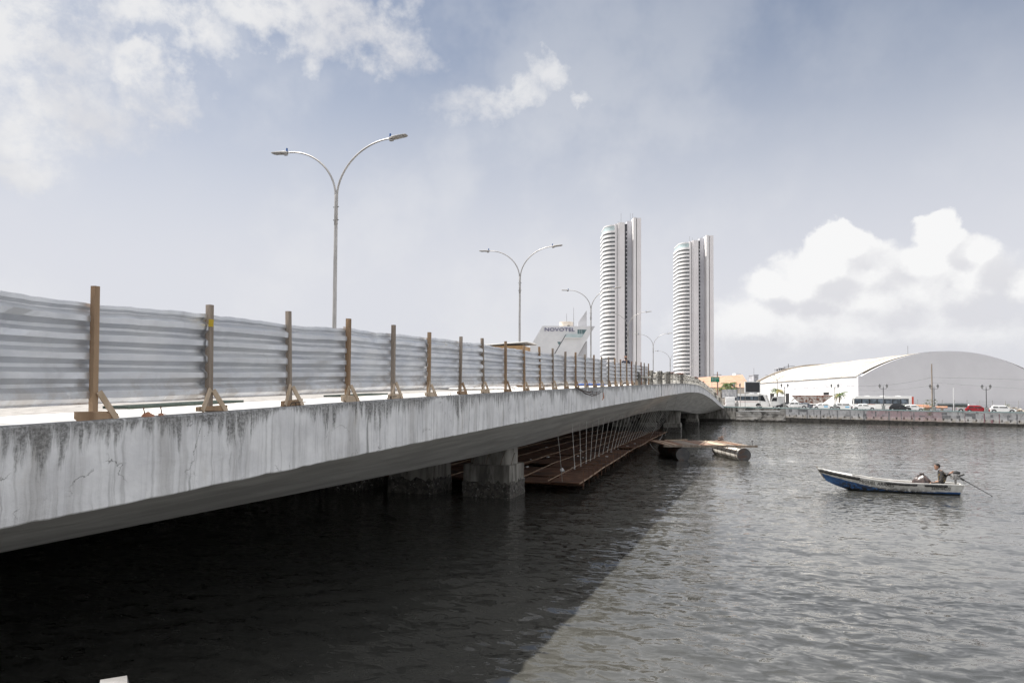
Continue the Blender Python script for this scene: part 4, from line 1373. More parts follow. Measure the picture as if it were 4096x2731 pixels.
# ================================================================== suspended working platform under the bridge
ZP = 0.5
plat = thing('suspended_platform', 'rusty steel working platform hung on ropes under the bridge', 'platform', bp(31, 2, ZP))
po_ = W_LOC[plat.name]
outer = hermite([30.8, 34, 37.5, 40.5, 44, 54, 62, 70, 88.5], [1.25, 1.45, 1.75, 1.95, 2.1, 2.75, 3.0, 3.45, 4.0])
rp = random.Random(12)
rows = srange(30.9, 88.4, 2.3)
cols = [0, 1.5, 3.1, 4.8, 6.6, 8.6, 10.8]
for i in range(len(rows)-1):
    for j in range(len(cols)-1):
        if rp.random() < .03: continue
        a, b = rows[i]+.03, rows[i+1]-.03
        if a < 31.2 and cols[j] < 5 and cols[j] > 2.4 and False: continue
        z = ZP+rp.uniform(-.035, .035); tl = rp.uniform(-.02, .02)
        mb = MB()
        l0a, l0b = outer(a)+cols[j]+.02, outer(b)+cols[j]+.02
        l1a, l1b = outer(a)+cols[j+1]-.03, outer(b)+cols[j+1]-.03
        # keep clear of the pier blocks
        if a < 31.2 and l0a > 3.4 and a < 30.6: continue
        mb.loft([[bp(a, l0a, z), bp(b, l0b, z+tl), bp(b, l1b, z+tl), bp(a, l1a, z)], [bp(a, l0a, z+.035), bp(b, l0b, z+.035+tl), bp(b, l1b, z+.035+tl), bp(a, l1a, z+.035)]])
        mb.build('deck_plate', MAT['rust'], plat, world=True)
for j, cl in enumerate(cols[:6]):
    mb = MB(); pts = [bp(s, outer(s)+cl, ZP+.07+(.05 if j else -.03)+rp.uniform(-.02, .02)) for s in srange(30.6, 88.6, 2.2)]
    mb.tube(pts, .035 if j == 0 else .024, 6); mb.build('edge_pipe', MAT['rust_pipe'], plat, world=True)
for i, s in enumerate(srange(31.5, 86, 4.5)):
    mb = MB(); mb.beam(bp(s, outer(s)-.05, ZP-.09), bp(s, outer(s)+10.6, ZP-.09), .08, .12); mb.build('cross_member', MAT['rust'], plat, world=True)
hs_ = [31.2+1.55*i+.008*i*i for i in range(29)]
for i, s in enumerate(hs_):
    if s > 87: break
    lt = 1.75+.02*i; lb_ = outer(s)+.35
    t_ = (lt-.07)/3.03
    zt_ = (deck_z(s)-.875)+(soff_z(s)-(deck_z(s)-.875))*t_
    mb = MB()
    a, b = bp(s, lt, zt_-.0), bp(s+.05, lb_, ZP+.62)
    pts = [a+(b-a)*t+Vector((0, 0, -.0)) for t in np.linspace(0, 1, 6)]
    mb.tube(pts, .015 if s < 55 else .018, 5)
    h = mb.build('hanger_rope', MAT['rope'], plat, world=True)
    for k in range(4):
        mb = MB(); q = a+(b-a)*(.86+.04*k); mb.lathe([(.0, -.035), (.03, -.015), (.03, .015), (.0, .035)], 6, q)
        kn = mb.build('knot', MAT['rope'], None, loc=po_); kn.location = (0, 0, 0); kn.parent = h
    mb = MB(); mb.tube([b, bp(s+.03, outer(s)+.1, ZP+.62), bp(s+.02, outer(s)-.06, ZP+.58), bp(s+.02, outer(s)-.07, ZP-.28)], .016, 5)
    mb.build('hook_bar', MAT['rust'], plat, world=True)
# a light line with a scrap of plastic tied to it
s = 29.2
mb = MB(); A_ = at(2222, 1664, bp(27.5, .1, 0).y); B_ = onz(2249, 1925, ZP+.05)
t = thing('hanging_line', 'thin pale line with a scrap of white plastic hanging from the bridge edge', 'rope', A_)
mb.tube([A_, A_.lerp(B_, .5)+Vector((.03, 0, -.02)), B_], .013, 5); mb.build('line', MAT['rope'], t, world=True)
q = A_.lerp(B_, .80); mb = MB(); rings = []
for z, w in ((-.09, .04), (-.04, .11), (.02, .08), (.08, .02)):
    rings.append([q+Vector((w*math.cos(a)*rp.uniform(.6, 1.3)+.05, w*math.sin(a)*rp.uniform(.6, 1.3), z+rp.uniform(-.02, .02))) for a in np.linspace(0, 6.28, 10)[:-1]])
mb.loft(rings); mb.build('plastic_scrap', MAT['white_paint'], t, world=True)
# litter on the platform
mb = MB()
for k in range(22):
    s = rp.uniform(32, 62); l = outer(s)+rp.uniform(.6, 7)
    mb.box(bp(s, l, ZP+.085), (rp.uniform(.08, .22), rp.uniform(.05, .14), .05), Matrix.Rotation(rp.uniform(0, 3), 3, 'Z'))
o = mb.build('litter', MAT['white_paint'], loc=bp(40, 4, ZP)); tag(o, 'small pale scraps of litter strewn over the rusty platform', 'litter', kind='stuff')
# mooring ropes between the platform and the raft
for k, (x0, y0, x1, y1, sag, lb_) in enumerate(((2600, 1772, 2700, 1806, .55, 'slack mooring rope looping low from the platform to the dark float'), (2655, 1738, 2700, 1776, .12, 'short taut rope from the platform corner to the raft'))):
    A_ = onz(x0, y0, ZP+.1); B_ = onz(x1, y1, .75)
    if k == 0: A_ = onz(2600, 1774, ZP); B_ = Vector((12.3, 53.5, .75))
    else: A_ = onz(2650, 1738, ZP+.1); B_ = Vector((12.2, 56.6, 1.2))
    mb = MB(); mb.tube([A_.lerp(B_, u)+Vector((0, 0, -sag*4*u*(1-u))) for u in np.linspace(0, 1, 12)], .02, 5)
    o = mb.build('mooring_rope', MAT['rope'], loc=A_); tag(o, lb_, 'rope')
A_ = bp(100, 3.4, 3.2); B_ = bp(60, 3.3, ZP+.2)
for k in range(2):
    A_ = at(2690+22*k, 1560+10*k, bp(66, .1, 0).y); B_ = onz(2600+60*k, 1752-10*k, ZP+.1)
    mb = MB(); mb.tube([A_.lerp(B_, u)+Vector((0, 0, -.2*4*u*(1-u))) for u in np.linspace(0, 1, 8)], .022, 5)
    tag(mb.build('stay_rope', MAT['rope'], loc=A_), ['slanting stay rope from the bridge edge to the middle of the platform', 'slanting stay rope from the bridge edge to the far platform corner'][k], 'rope')

# ================================================================== raft on two tank floats
raft = thing('work_raft', 'timber work raft resting on two long cylindrical tank floats', 'raft', (15, 54, 0))
ro = W_LOC[raft.name]


def tank(x, y0, y1, r, zc, mat, banded):
    mb = MB(); n = 28
    ys = [y0, y0+.001]+list(np.linspace(y0, y1, 9))[1:-1]+[y1-.001, y1]
    rings = []
    for k, y in enumerate(ys):
        q = r*(.90 if k in (0, len(ys)-1) else 1.0)
        rings.append([(x+q*math.cos(a), y, zc+q*math.sin(a)) for a in np.linspace(0, 2*math.pi, n+1)[:-1]])
    mb.loft(rings)
    t_ = mb.build('tank_float', mat, raft, world=True, smooth=45)
    mb = MB(); mb.loft([[(x+r*.985*math.cos(a), y, zc+r*.985*math.sin(a)) for a in np.linspace(0, 2*math.pi, n+1)[:-1]] for y in (y0-.012, y0-.002)])
    o = mb.build('tank_end_shade', MAT['tank_dark'], None, loc=ro); o.location = (0, 0, 0); o.parent = t_  # dark disc on the near end: its shade is in the colour
    for y in np.linspace(y0+.5, y1-.4, 6):
        mb = MB(); mb.loft([[(x+q*math.cos(a), yy, zc+q*math.sin(a)) for a in np.linspace(0, 2*math.pi, n+1)[:-1]] for yy, q in ((y-.02, r+.002), (y-.02, r+.015), (y+.02, r+.015), (y+.02, r+.002))], cap=False)
        o = mb.build('tank_hoop', MAT['rust'] if not banded else MAT['tank_dark'], None, loc=ro); o.location = (0, 0, 0); o.parent = t_
    return t_


tank(17.25, 50.8, 57.2, .52, .42, MAT['tank_white'], False)
tank(12.75, 50.9, 57.3, .52, .40, MAT['tank_dark'], False)
ZR = 1.0
for k, y in enumerate(np.linspace(51.3, 56.9, 7)):
    for side in (0,):
        pass
for x in (12.75, 17.25):
    for y in (51.1, 53.8, 56.6):
        mb = MB(); mb.box((x, y, (ZR+.7)/2), (.12, .12, ZR-.7)); mb.build('leg', MAT['steel'], raft, world=True)
for y in (51.3, 54, 56.6):
    mb = MB(); mb.beam((11.9, y, ZR+.03), (18.2, y+.05, ZR+.03), .10, .12); mb.build('bearer', MAT['rust'], raft, world=True)
rk = random.Random(2)
xs = np.linspace(11.4, 17.9, 27)
for i in range(26):
    if xs[i] > 16.1 and i % 2: continue
    y0 = 51.0+rk.uniform(-.08, .08); y1 = 57.0+rk.uniform(-.25, .2)
    mb = MB(); z = ZR+.11+rk.uniform(-.012, .02)
    mb.box(((xs[i]+xs[i+1])/2, (y0+y1)/2, z), (xs[1]-xs[0]-.02, y1-y0, .04), Matrix.Rotation(rk.uniform(-.006, .006), 3, 'Z'))
    mb.build('plank', MAT['wood_pale'] if 15.3 < xs[i] < 16.3 or rk.random() < .1 else MAT[rk.choice(['wood_grey', 'wood_grey', 'wood_red'])], raft, world=True)
mb = MB(); mb.beam((11.3, 50.9, ZR+.05), (18.3, 50.95, ZR+.05), .06, .16); mb.build('edge_beam', MAT['wood_grey'], raft, world=True)
mb = MB(); mb.beam((12.6, 56.4, ZR+.18), (14.6, 56.9, ZR+.20), .16, .05); mb.build('loose_plank', MAT['wood_pale'], raft, world=True)
mb = MB(); mb.lathe([(.05, ZR+.1), (.05, ZR+.42), (.08, ZR+.44), (.08, ZR+.52), (.03, ZR+.55)], 10, (18.0, 51.2, 0)); mb.build('mooring_post', MAT['steel'], raft, world=True)
co = thing('rope_coil', 'small dark coil of rope at the far edge of the raft', 'rope', (17.3, 56.6, ZR+.13))
mb = MB(); mb.tube([(.22*math.cos(a), .22*math.sin(a)*.6, .03+.05*a/2) for a in np.linspace(0, 14, 50)], .035, 6); mb.build('coil', MAT['rebar'], co)

# ================================================================== fishing boat
stern = Vector((21.35, 32.55, 0)); bow = Vector((15.50, 34.80, 0))
BL = (bow-stern).length
ang = math.atan2((bow-stern).y, (bow-stern).x)
boat = thing('fishing_boat', 'long white and blue wooden boat with worn paint and black fenders', 'boat', stern, ang)
# local x: from stern to bow; near side of the boat is +y (the camera side)
near = 1 if (Matrix.Rotation(ang, 3, 'Z') @ Vector((0, 1, 0))).y < 0 else -1
st = np.linspace(0, 1, 27)
def gun(t): return .47+.02*(1-t)+.52*max(0, (t-.35)/.65)**2.0
def keel(t): return -.16+(.0 if t < .55 else .55*((t-.55)/.45)**2.4)
def beam_(t): return .62*(1-.25*(1-t)**2)*(1-max(0, (t-.45)/.55)**2.6)**.8+.015
def xoff(t, v): return BL*t*.93+.42*max(0, t-.7)/.3*v*.98+(.22*(v-1)*(-1) if False else 0)-(.30*(1-v))*0+(.18*(1-v) if t < .04 else 0)
V_ = (0, .12, .35, .6, .61, .85, 1.0)
def hull_ring(t, inset=0.0, lift=0.0):
    w, g, k = beam_(t), gun(t), keel(t)
    sec = []
    for v in V_:
        y = w*(.50+.50*v**.8)-inset if v > 0 else (w*.42-inset)
        sec.append((v, max(.004, y), k+(g-k)*v+lift))
    return sec
pts, uvs = [], []
for t in st:
    sec = hull_ring(t)
    row = [(xoff(t, v), -y, z) for v, y, z in reversed(sec)]+[(xoff(t, v), y, z) for v, y, z in sec]
    pts.append(row); uvs.append([(t*BL, v) for v, y, z in reversed(sec)]+[(t*BL, v) for v, y, z in sec])
hull = grid_mesh('hull', pts, uvs, MAT['hull'], boat, smooth=False)
pts = []
for t in st:
    sec = hull_ring(t, .05, 0)
    sec = [(v, max(.003, y), max(z, .06+max(0, keel(t)))) for v, y, z in sec]
    pts.append([(xoff(t, v), -y, z) for v, y, z in reversed(sec)]+[(xoff(t, v), y, z) for v, y, z in sec])
grid_mesh('inner_planking', pts, None, MAT['wood_boat'], boat)
for sg in (-1, 1):
    mb = MB(); ring = []
    for t in st:
        x, y, z = xoff(t, 1), sg*(beam_(t)-.02), gun(t)
        ring.append([(x, y-sg*.06, z-.01), (x, y+sg*.05, z-.01), (x, y+sg*.05, z+.03), (x, y-sg*.06, z+.03)])
    mb.loft(ring); mb.build('gunwale', MAT['hull_white'], boat)
mb = MB(); sec = hull_ring(0.0); poly = [(xoff(0, v)-.012, -y, z) for v, y, z in reversed(sec)]+[(xoff(0, v)-.012, y, z) for v, y, z in sec]
mb.ext(poly, (-.03, 0, 0)); mb.build('transom', MAT['hull_white'], boat)
mb = MB(); mb.tube([(xoff(1, .2), 0, keel(1)+.1), (xoff(1, .8), 0, gun(1)-.1), (xoff(1, 1)+.03, 0, gun(1)+.10)], .03, 8); mb.build('stem_post', MAT['wood_grey'], boat)
for t in (.16, .34, .50, .66):
    mb = MB(); w = beam_(t)-.06; mb.box((BL*t*.93, 0, gun(t)-.11), (.22, 2*w, .035)); mb.build('thwart', MAT['hull_white'], boat)
mb = MB(); ring = []
for t in np.linspace(.78, .985, 7):
    w, g = beam_(t)-.03, gun(t)+.005
    ring.append([(xoff(t, 1), -w, g), (xoff(t, 1), w, g), (xoff(t, 1), w, g+.02), (xoff(t, 1), -w, g+.02)])
mb.loft(ring); mb.build('foredeck', MAT['hull_white'], boat)
def fender(ta, tb, n, rad, side, name='fender'):
    mb = MB(); P_ = []; R_ = []
    for i in range(n*4+1):
        t = ta+(tb-ta)*i/(n*4)
        P_.append((xoff(t, .9), side*(beam_(t)+.055), gun(t)-.055)); R_.append(rad*(.80+.2*abs(math.sin(math.pi*i/4))))
    mb.tube(P_, R_, 9); mb.build(name, MAT['rubber'], boat, smooth=60)
for side in (-1, 1):
    fender(.74, .99, 9, .085, side); fender(.33, .56, 5, .06, side); fender(.115, .275, 5, .065, side)
def hull_text(body, name, t0, t1, v, hgt):
    tm = (t0+t1)/2
    def pt(t):
        w, g, k = beam_(t), gun(t), keel(t)
        return Vector((xoff(t, v), near*(w*(.50+.50*v**.8)+.012), k+(g-k)*v))
    a, b = pt(t0), pt(t1)
    ex = (a-b).normalized() if near > 0 else (b-a).normalized()
    # letters read from bow to stern on the camera side
    ex = (a-b).normalized()
    w, g, k = beam_(tm), gun(tm), keel(tm)
    dv = .2
    up = (Vector((0, near*(w*(.5+.5*(v+dv)**.8)), k+(g-k)*(v+dv)))-Vector((0, near*(w*(.5+.5*(v-dv)**.8)), k+(g-k)*(v-dv)))).normalized()
    ez = ex.cross(up).normalized(); ey = ez.cross(ex)
    c = pt(tm)+ez*.012
    mw = Matrix((ex, ey, ez)).transposed().to_4x4(); mw.translation = c
    return text_mesh(body, name, MAT['black'], hull, mw, (a-b).length, hgt, .004)
hull_text('MIGUEL ARRAES', 'name_lettering', .50, .745, .80, .17)
hull_text('2210164222', 'number_lettering', .09, .225, .72, .13)
# outboard long-shaft engine
eng = thing('long_tail_engine', 'black long-shaft boat engine mounted at the stern behind the boatman', 'engine', boat.matrix_world @ Vector((0, 0, 0)))
eng.location = stern; eng.rotation_euler = (0, 0, ang); eng.location.z = 0
mb = MB(); mb.lathe([(.05, .48), (.05, .72)], 10, (.22, 0, 0)); mb.build('mount', MAT['engine_pale'], eng)
mb = MB(); mb.loft([[(x, y*w, .84+z*h) for (y, z) in ((-1, -1), (1, -1), (1.05, 0), (.8, 1), (-.8, 1), (-1.05, 0))] for (x, w, h) in ((.04, .09, .09), (.12, .13, .13), (.34, .14, .14), (.42, .09, .09))]); mb.build('engine_block', MAT['engine_pale'], eng)
mb = MB(); mb.tube([(.04, 0, 1.02), (.18, 0, 1.04), (.32, 0, 1.02)], [.07, .10, .07], 12); mb.build('fuel_tank', MAT['engine'], eng, smooth=50)
mb = MB(); mb.tube([(.36, -.14, .93), (.42, -.2, .93)], .09, 12); mb.build('starter_cover', MAT['engine'], eng, smooth=40)
mb = MB(); mb.tube([(.1, .17, .93), (.02, .22, .95), (-.08, .22, 1.0)], .05, 8); mb.build('exhaust', MAT['engine'], eng, smooth=50)
mb = MB(); mb.tube([(.05, 0, .80), (-1.38, 0, -.08)], [.02, .014], 8); mb.build('shaft', MAT['engine'], eng)
mb = MB(); mb.tube([(.06, 0, .80), (-.12, 0, .69)], .05, 8); mb.build('shaft_housing', MAT['engine'], eng)
mb = MB(); mb.tube([(.30, 0, .95), (.62, .02, 1.02), (.70, .02, 1.02)], .018, 7); mb.build('tiller', MAT['steel'], eng)
# black bin bag in front of the boatman
bag = thing('rubbish_bag', 'shiny full black rubbish bag in the boat before the boatman', 'bag', stern+Matrix.Rotation(ang, 3, 'Z') @ Vector((1.62, 0, .18)), ang)
mb = MB(); rg = random.Random(6); rings = []
NB = 26
ph = [rg.uniform(.8, 1.2) for _ in range(NB)]
for z, w in ((0, .30), (.08, .38), (.22, .43), (.38, .40), (.52, .30), (.64, .18), (.70, .08), (.76, .10)):
    rings.append([(w*math.cos(a)*(1+.10*(ph[k]-1)*5*(.3+z)), w*.85*math.sin(a)*(1+.10*(ph[k]-1)*5*(.3+z)), z+.02*math.sin(k*2.1)) for k, a in enumerate(np.linspace(0, 2*math.pi, NB+1)[:-1])])
mb.loft(rings); mb.build('bag_body', MAT['bag'], bag, smooth=25)

# ================================================================== timber pile close to the camera
tp = onz(455, 2722, 2.62)
pile = thing('timber_pile', 'weathered grey timber pile head close by in the bottom left corner', 'pile', (tp.x, tp.y, -1.0), .5)
mb = MB(); j = [rg.uniform(-.012, .012) for _ in range(8)]
sx2, sy2 = .085, .10
mb.loft([[(-sx2, -sy2, 0), (sx2, -sy2, 0), (sx2, sy2, 0), (-sx2, sy2, 0)], [(-sx2, -sy2, 3.52), (sx2, -sy2, 3.52), (sx2, sy2, 3.54), (-sx2, sy2, 3.54)], [(-sx2*.8, -sy2*.8, 3.60+j[0]), (sx2*.86, -sy2*.8, 3.60+j[1]), (sx2*.8, sy2*.85, 3.62+j[2]), (-sx2*.85, sy2*.8, 3.62+j[3])]])
mb.build('pile_shaft', MAT['pile'], pile)

# ================================================================== two residential towers
def tower(name, label, pxL, pxR, pyT, Y, seed, tall_left):
    base = at((pxL+pxR)/2, 1612, Y); base.z = street_z(0)-.5
    t = thing(name, label, 'tower', base, 0, 'twin towers')
    wpx = pxR-pxL; k = Y/FPX                      # metres per pixel at this distance
    H_ = (at(pxR, pyT, Y).z-base.z)
    Wd = wpx*k
    X = lambda f: -Wd/2+f*Wd
    def slab(nm, f0, f1, y0, y1, z1, mat, z0=0.0):
        mb = MB(); mb.loft([[(X(f0), y0, z), (X(f1), y0, z), (X(f1), y1, z), (X(f0), y1, z)] for z in (z0, z1)]); return mb.build(nm, mat, t)
    Hl = H_*tall_left
    # rounded wing on the left: stacked white bands with recessed glazing
    xe = X(.30); rx = xe-X(0.0); ry = 8.5
    def arc(y_in, n=15):
        return [(xe-(rx-y_in)*math.sin(a), ry-(ry-y_in)*math.cos(a)) for a in np.linspace(0, math.pi/2, n)]+[(xe-(rx-y_in), y) for y in np.linspace(ry, 21.9, 1+n//2)[1:]]
    fl = 3.02; nf = int((Hl-2)/fl)
    mb = MB(); core = arc(.55)+[(xe, 21.9)]
    mb.loft([[(x, y, z) for x, y in core] for z in (0, Hl-3.4)]); mb.build('wing_core', MAT['white_tower'], t)
    a_out = arc(0.0); a_in = arc(.54)
    band = MB(); ring = []
    for (xo, yo), (xi, yi) in zip(a_out, a_in):
        ring.append([(xo, yo, 0), (xo, yo, 1.72), (xi, yi, 1.72), (xi, yi, 0)])
    band.loft(ring); bd = band.build('spandrel_band', MAT['white_tower'], t, smooth=30)
    bd.location = (0, 0, Hl-5.1)
    gl = MB(); a_g = arc(.07, 31)
    for i in range(len(a_g)-1):
        (x0, y0), (x1, y1) = a_g[i], a_g[i+1]
        u0, u1 = (.06, .94) if i % 5 else (.30, .94)
        p = lambda u, z: (x0+(x1-x0)*u, y0+(y1-y0)*u, z)
        gl.add([p(u0, 1.72), p(u1, 1.72), p(u1, 3.02), p(u0, 3.02)], [(0, 1, 2, 3)])
    gb = gl.build('window_band', MAT['glass_band'], t); gb['kind'] = 'stuff'
    del gb['kind']
    gb.location = (0, 0, Hl-5.1-fl)
    for f in range(1, nf):
        z = Hl-5.1-fl*f
        if z < 0: break
        inst(bd, None, t, (0, 0, z))
        if f > 1: inst(gb, None, t, (0, 0, z))
    mb = MB(); ring = [[(x, y, Hl-3.4), (x, y, Hl)] for x, y in arc(.9)]
    mb.loft(ring, closed=False, cap=False); mb.build('penthouse_glazing', MAT['pale_glass'], t)
    mb = MB(); rf = arc(.7)+[(xe, 21.9)]
    mb.loft([[(x, y, z) for x, y in rf] for z in (Hl+.005, Hl+.8)]); mb.build('wing_roof', MAT['white_tower'], t)
    slab('fin', .295, .345, -.4, 18, Hl+1.2, MAT['tower_pink'])
    slab('dark_joint', .346, .362, .5, 18, Hl+1.0, MAT['tower_dark'])  # joint drawn as a dark slab set back between its neighbours
    slab('white_pier', .363, .40, -.2, 18, Hl+1.6, MAT['white_tower'])
    slab('flat_panel', .401, .555, -1.2, 18, Hl+2.0, MAT['tower_pink'])
    slab('recess_glazing', .556, .653, 4.0, 18, H_*.975, MAT['tower_dark'])
    fl2 = MB(); fl2.box((X(.632), 3.6, .5), (.8, .8, .7)); lb = fl2.build('ledge', MAT['tower_grey'], t); lb.location = (0, 0, 1)
    for f in range(1, int(H_*.95/fl)):
        inst(lb, None, t, (0, 0, f*fl+1))
    slab('side_wall', .654, .79, 5.0, 18, H_-1.0, MAT['tower_grey'])
    slab('tall_pier', .791, .865, -1.6, 24, H_, MAT['white_tower'])
    slab('dark_joint', .866, .884, -1.0, 20, H_-.2, MAT['tower_dark'])
    slab('tall_pier', .885, 1.0, -1.6, 24, H_-.4, MAT['tower_pink'])
    slab('rear_block', .40, .79, 18.1, 24, H_-1.6, MAT['white_tower'])
    r = random.Random(seed)
    for q in range(6):
        mb = MB(); x = X(r.uniform(.45, .97)); h = r.choice([2.5, 3, 4, 9 if seed == 1 else 5])
        mb.tube([(x, 20, H_-1.6), (x, 20, H_+h)], .12, 5); mb.build('mast', MAT['steel'], t)
    return t


tower('residential_tower', 'taller left white tower with rounded banded side and dark recess', 2416, 2563, 872, 490, 1, .958)
tower('residential_tower', 'shorter right white tower with rounded banded side, beside the green sign', 2720, 2854, 942, 545, 2, .955)

# ================================================================== hotel with slanting facade
HY = 300.0
hb = at(2250, 1612, HY); hb.z = street_z(0)-.5
hotel = thing('hotel_building', 'white hotel block with slanting sides and a roof sign', 'hotel', hb)
def hpt(px, py, dy=0.0):
    p = at(px, py, HY); p.y += dy; return p-hb
def hslab(nm, pix, y0, y1, mat):
    mb = MB(); mb.ext([hpt(x, y, y0) for x, y in pix], (0, y1-y0, 0)); return mb.build(nm, mat, hotel)
hslab('slanted_block', [(1986, 1612), (2170, 1303), (2362, 1304), (2362, 1334), (2199, 1612)], 0, 16, MAT['hotel'])
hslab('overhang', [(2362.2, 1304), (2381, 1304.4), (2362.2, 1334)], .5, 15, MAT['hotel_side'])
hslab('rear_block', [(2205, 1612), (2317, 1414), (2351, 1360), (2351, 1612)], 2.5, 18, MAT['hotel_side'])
hslab('slanted_groove', [(2262, 1338), (2266, 1336), (2226, 1405), (2206, 1440), (2202, 1440)], -.06, -.01, MAT['tower_dark'])
gb = hslab('balcony_glazing', [(2310, 1318), (2347, 1318), (2326, 1350), (2310, 1350)], -.08, -.01, MAT['teal_glass'])
for x in (2319, 2327):
    mb = MB(); mb.beam(hpt(x, 1318, -.12), hpt(x, 1350, -.12), .16, .08); mb.build('mullion', MAT['white_paint'], hotel)
hslab('balcony_floor', [(2258, 1350), (2328, 1350.5), (2326, 1353), (2258, 1353)], -1.2, -.02, MAT['white'])
hslab('balcony_rail', [(2266, 1336.5), (2333, 1336.5), (2325.5, 1350), (2258, 1349.8)], -1.15, -1.05, MAT['pale_glass'])
hslab('slot_window', [(2229, 1367), (2244, 1367), (2236, 1380)], -.08, -.01, MAT['teal_glass'])
c = hpt(2271, 1303, 8)
mb = MB(); mb.lathe([(3.1, 0), (3.1, 2.2), (3.15, 2.21), (3.15, 2.5), (2.6, 2.6)], 28, c); mb.build('water_drum', MAT['cream'], hotel, smooth=30)
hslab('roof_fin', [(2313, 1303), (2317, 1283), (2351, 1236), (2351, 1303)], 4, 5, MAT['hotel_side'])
hslab('roof_vent', [(2270, 1302), (2271, 1299), (2279, 1299), (2280, 1302)], 1, 3, MAT['black'])
for x, y in ((2273, 1243), (2302, 1218)):
    mb = MB(); mb.tube([hpt(x, 1302, 9), hpt(x, y, 9)], [.14, .06], 6); mb.build('antenna', MAT['steel'], hotel)
a_, b_ = hpt(2179, 1318, -.2), hpt(2299, 1318, -.2)
mw = Matrix(((1, 0, 0, (a_.x+b_.x)/2), (0, 0, -1, a_.y), (0, 1, 0, (hpt(2239, 1311).z+hpt(2239, 1325).z)/2), (0, 0, 0, 1)))
text_mesh('NOVOTEL', 'sign_lettering', MAT['navy'], hotel, mw, b_.x-a_.x, 14.0*HY/FPX, .08)

# ================================================================== vaulted hall
HX0, HX1, HYN, HYF = 88.8, 136.0, 175.0, 247.0
gz = street_z(q_at(3433, 25))-.4
hall = thing('vaulted_hall', 'big white hall with a beige barrel roof and shaded curved gable', 'hall', (HX0, HYN, gz))
ho = W_LOC[hall.name]
zE = at(3433, 1504, HYN).z; zA = at(3780, 1404, HYN).z
xm = (HX0+HX1)/2
def vault(f): return zE+(zA-zE)*(1-abs(f*2-1)**2.15)
fs_ = np.linspace(0, 1, 41)
mb = MB(); mb.ext([(HX0, HYN, gz), (HX1, HYN, gz)]+[(HX0+.9+(HX1-HX0-1.8)*f, HYN, vault(f)) for f in fs_[::-1]]+[(HX0, HYN, zE-.01)], (0, .6, 0))
mb.build('gable_wall', MAT['hall_shade_grey'], hall, world=True)
mb = MB(); mb.box(((HX0+.3), (HYN+.61+HYF)/2, (gz+zE-.05)/2), (.6, HYF-HYN-.62, zE-.05-gz)); mb.build('side_wall', MAT['white'], hall, world=True)
mb = MB(); mb.box(((HX1-.3), (HYN+.61+HYF)/2, (gz+zE-.05)/2), (.6, HYF-HYN-.62, zE-.05-gz)); mb.build('side_wall', MAT['white'], hall, world=True)
nb_ = 9
for i in range(nb_):
    y0, y1 = HYN+.62+(HYF-HYN-.62)*i/nb_+.06, HYN+.62+(HYF-HYN-.62)*(i+1)/nb_-.06
    P = [[(HX0-.25+(HX1-HX0+.5)*f, y, vault(f)+(.02 if f not in (0, 1) else -.02)+.05*(i % 2)) for y in (y0, y1)] for f in fs_]
    mb = MB(); mb.loft(P, closed=False, cap=False); mb.build('roof_sheet', MAT['roof_beige'], hall, world=True)
P = [[(HX0-.1+(HX1-HX0+.2)*f, y, vault(f)-.12) for y in (HYN+.7, HYF-.1)] for f in fs_]
mb = MB(); mb.loft(P, closed=False, cap=False); mb.build('roof_lining', MAT['roof_rim'], hall, world=True)
P = [[(HX0-.4+(HX1-HX0+.8)*f, y, vault(f)+dz) for (y, dz) in ((HYF, -.3), (HYF, .6), (HYF+.8, .6), (HYF+.8, -.3))] for f in fs_]
mb = MB(); mb.loft(P, closed=True); mb.build('far_rim', MAT['roof_rim'], hall, world=True)
mb = MB(); mb.tube([(xm-9, HYN+3, vault(.33)), (xm-9, HYN+3, vault(.33)+2.2)], .06, 5); mb.build('roof_mast', MAT['steel'], hall, world=True)
def wallpt(px, py, x=HX0):
    v = ray(px, py); tt = x/v.x; return CAM+v*tt
for (px, py) in ((3056, 1556), (3065, 1556), (3178, 1550), (3190, 1549), (3215, 1548), (3228, 1547), (3255, 1546), (3269, 1545), (3298, 1544), (3312, 1543), (3347, 1541), (3361, 1540), (3393, 1538), (3411, 1537)):
    p = wallpt(px, py); t_ = bpy.data.objects.new('louvre_vent', None)
    mb = MB()
    w_ = 10*p.y/FPX*p.y/88.8*.55
    mb.box((HX0-.015, p.y, p.z), (.03, 2.1, 1.0)); v_ = mb.build('louvre_vent', MAT['tower_grey'], hall, world=True)
    for kz in range(3):
        mb = MB(); mb.box((HX0-.06, p.y, p.z-.33+.33*kz+.1), (.06, 2.1, .10)); o = mb.build('louvre_slat', MAT['white'], None, loc=ho); o.location = (0, 0, 0); o.parent = v_
for (px0, px1, py0, py1) in ((3081, 3097, 1573, 1612), (3143, 3157, 1573, 1612), (3294, 3316, 1568, 1579)):
    a_, b_ = wallpt(px0, py0), wallpt(px1, py1)
    z0, z1 = (gz, wallpt((px0+px1)/2, py0).z) if py1 > 1600 else (wallpt((px0+px1)/2, py1).z, wallpt((px0+px1)/2, py0).z)
    mb = MB(); mb.box((HX0-.02, (a_.y+b_.y)/2, (z0+z1)/2), (.05, abs(a_.y-b_.y), z1-z0)); d_ = mb.build('doorway', MAT['black'], hall, world=True)
    mb = MB(); mb.box((HX0-.04, (a_.y+b_.y)/2, z1+.1), (.12, abs(a_.y-b_.y)+.5, .2)); o = mb.build('lintel', MAT['white'], None, loc=ho); o.location = (0, 0, 0); o.parent = d_

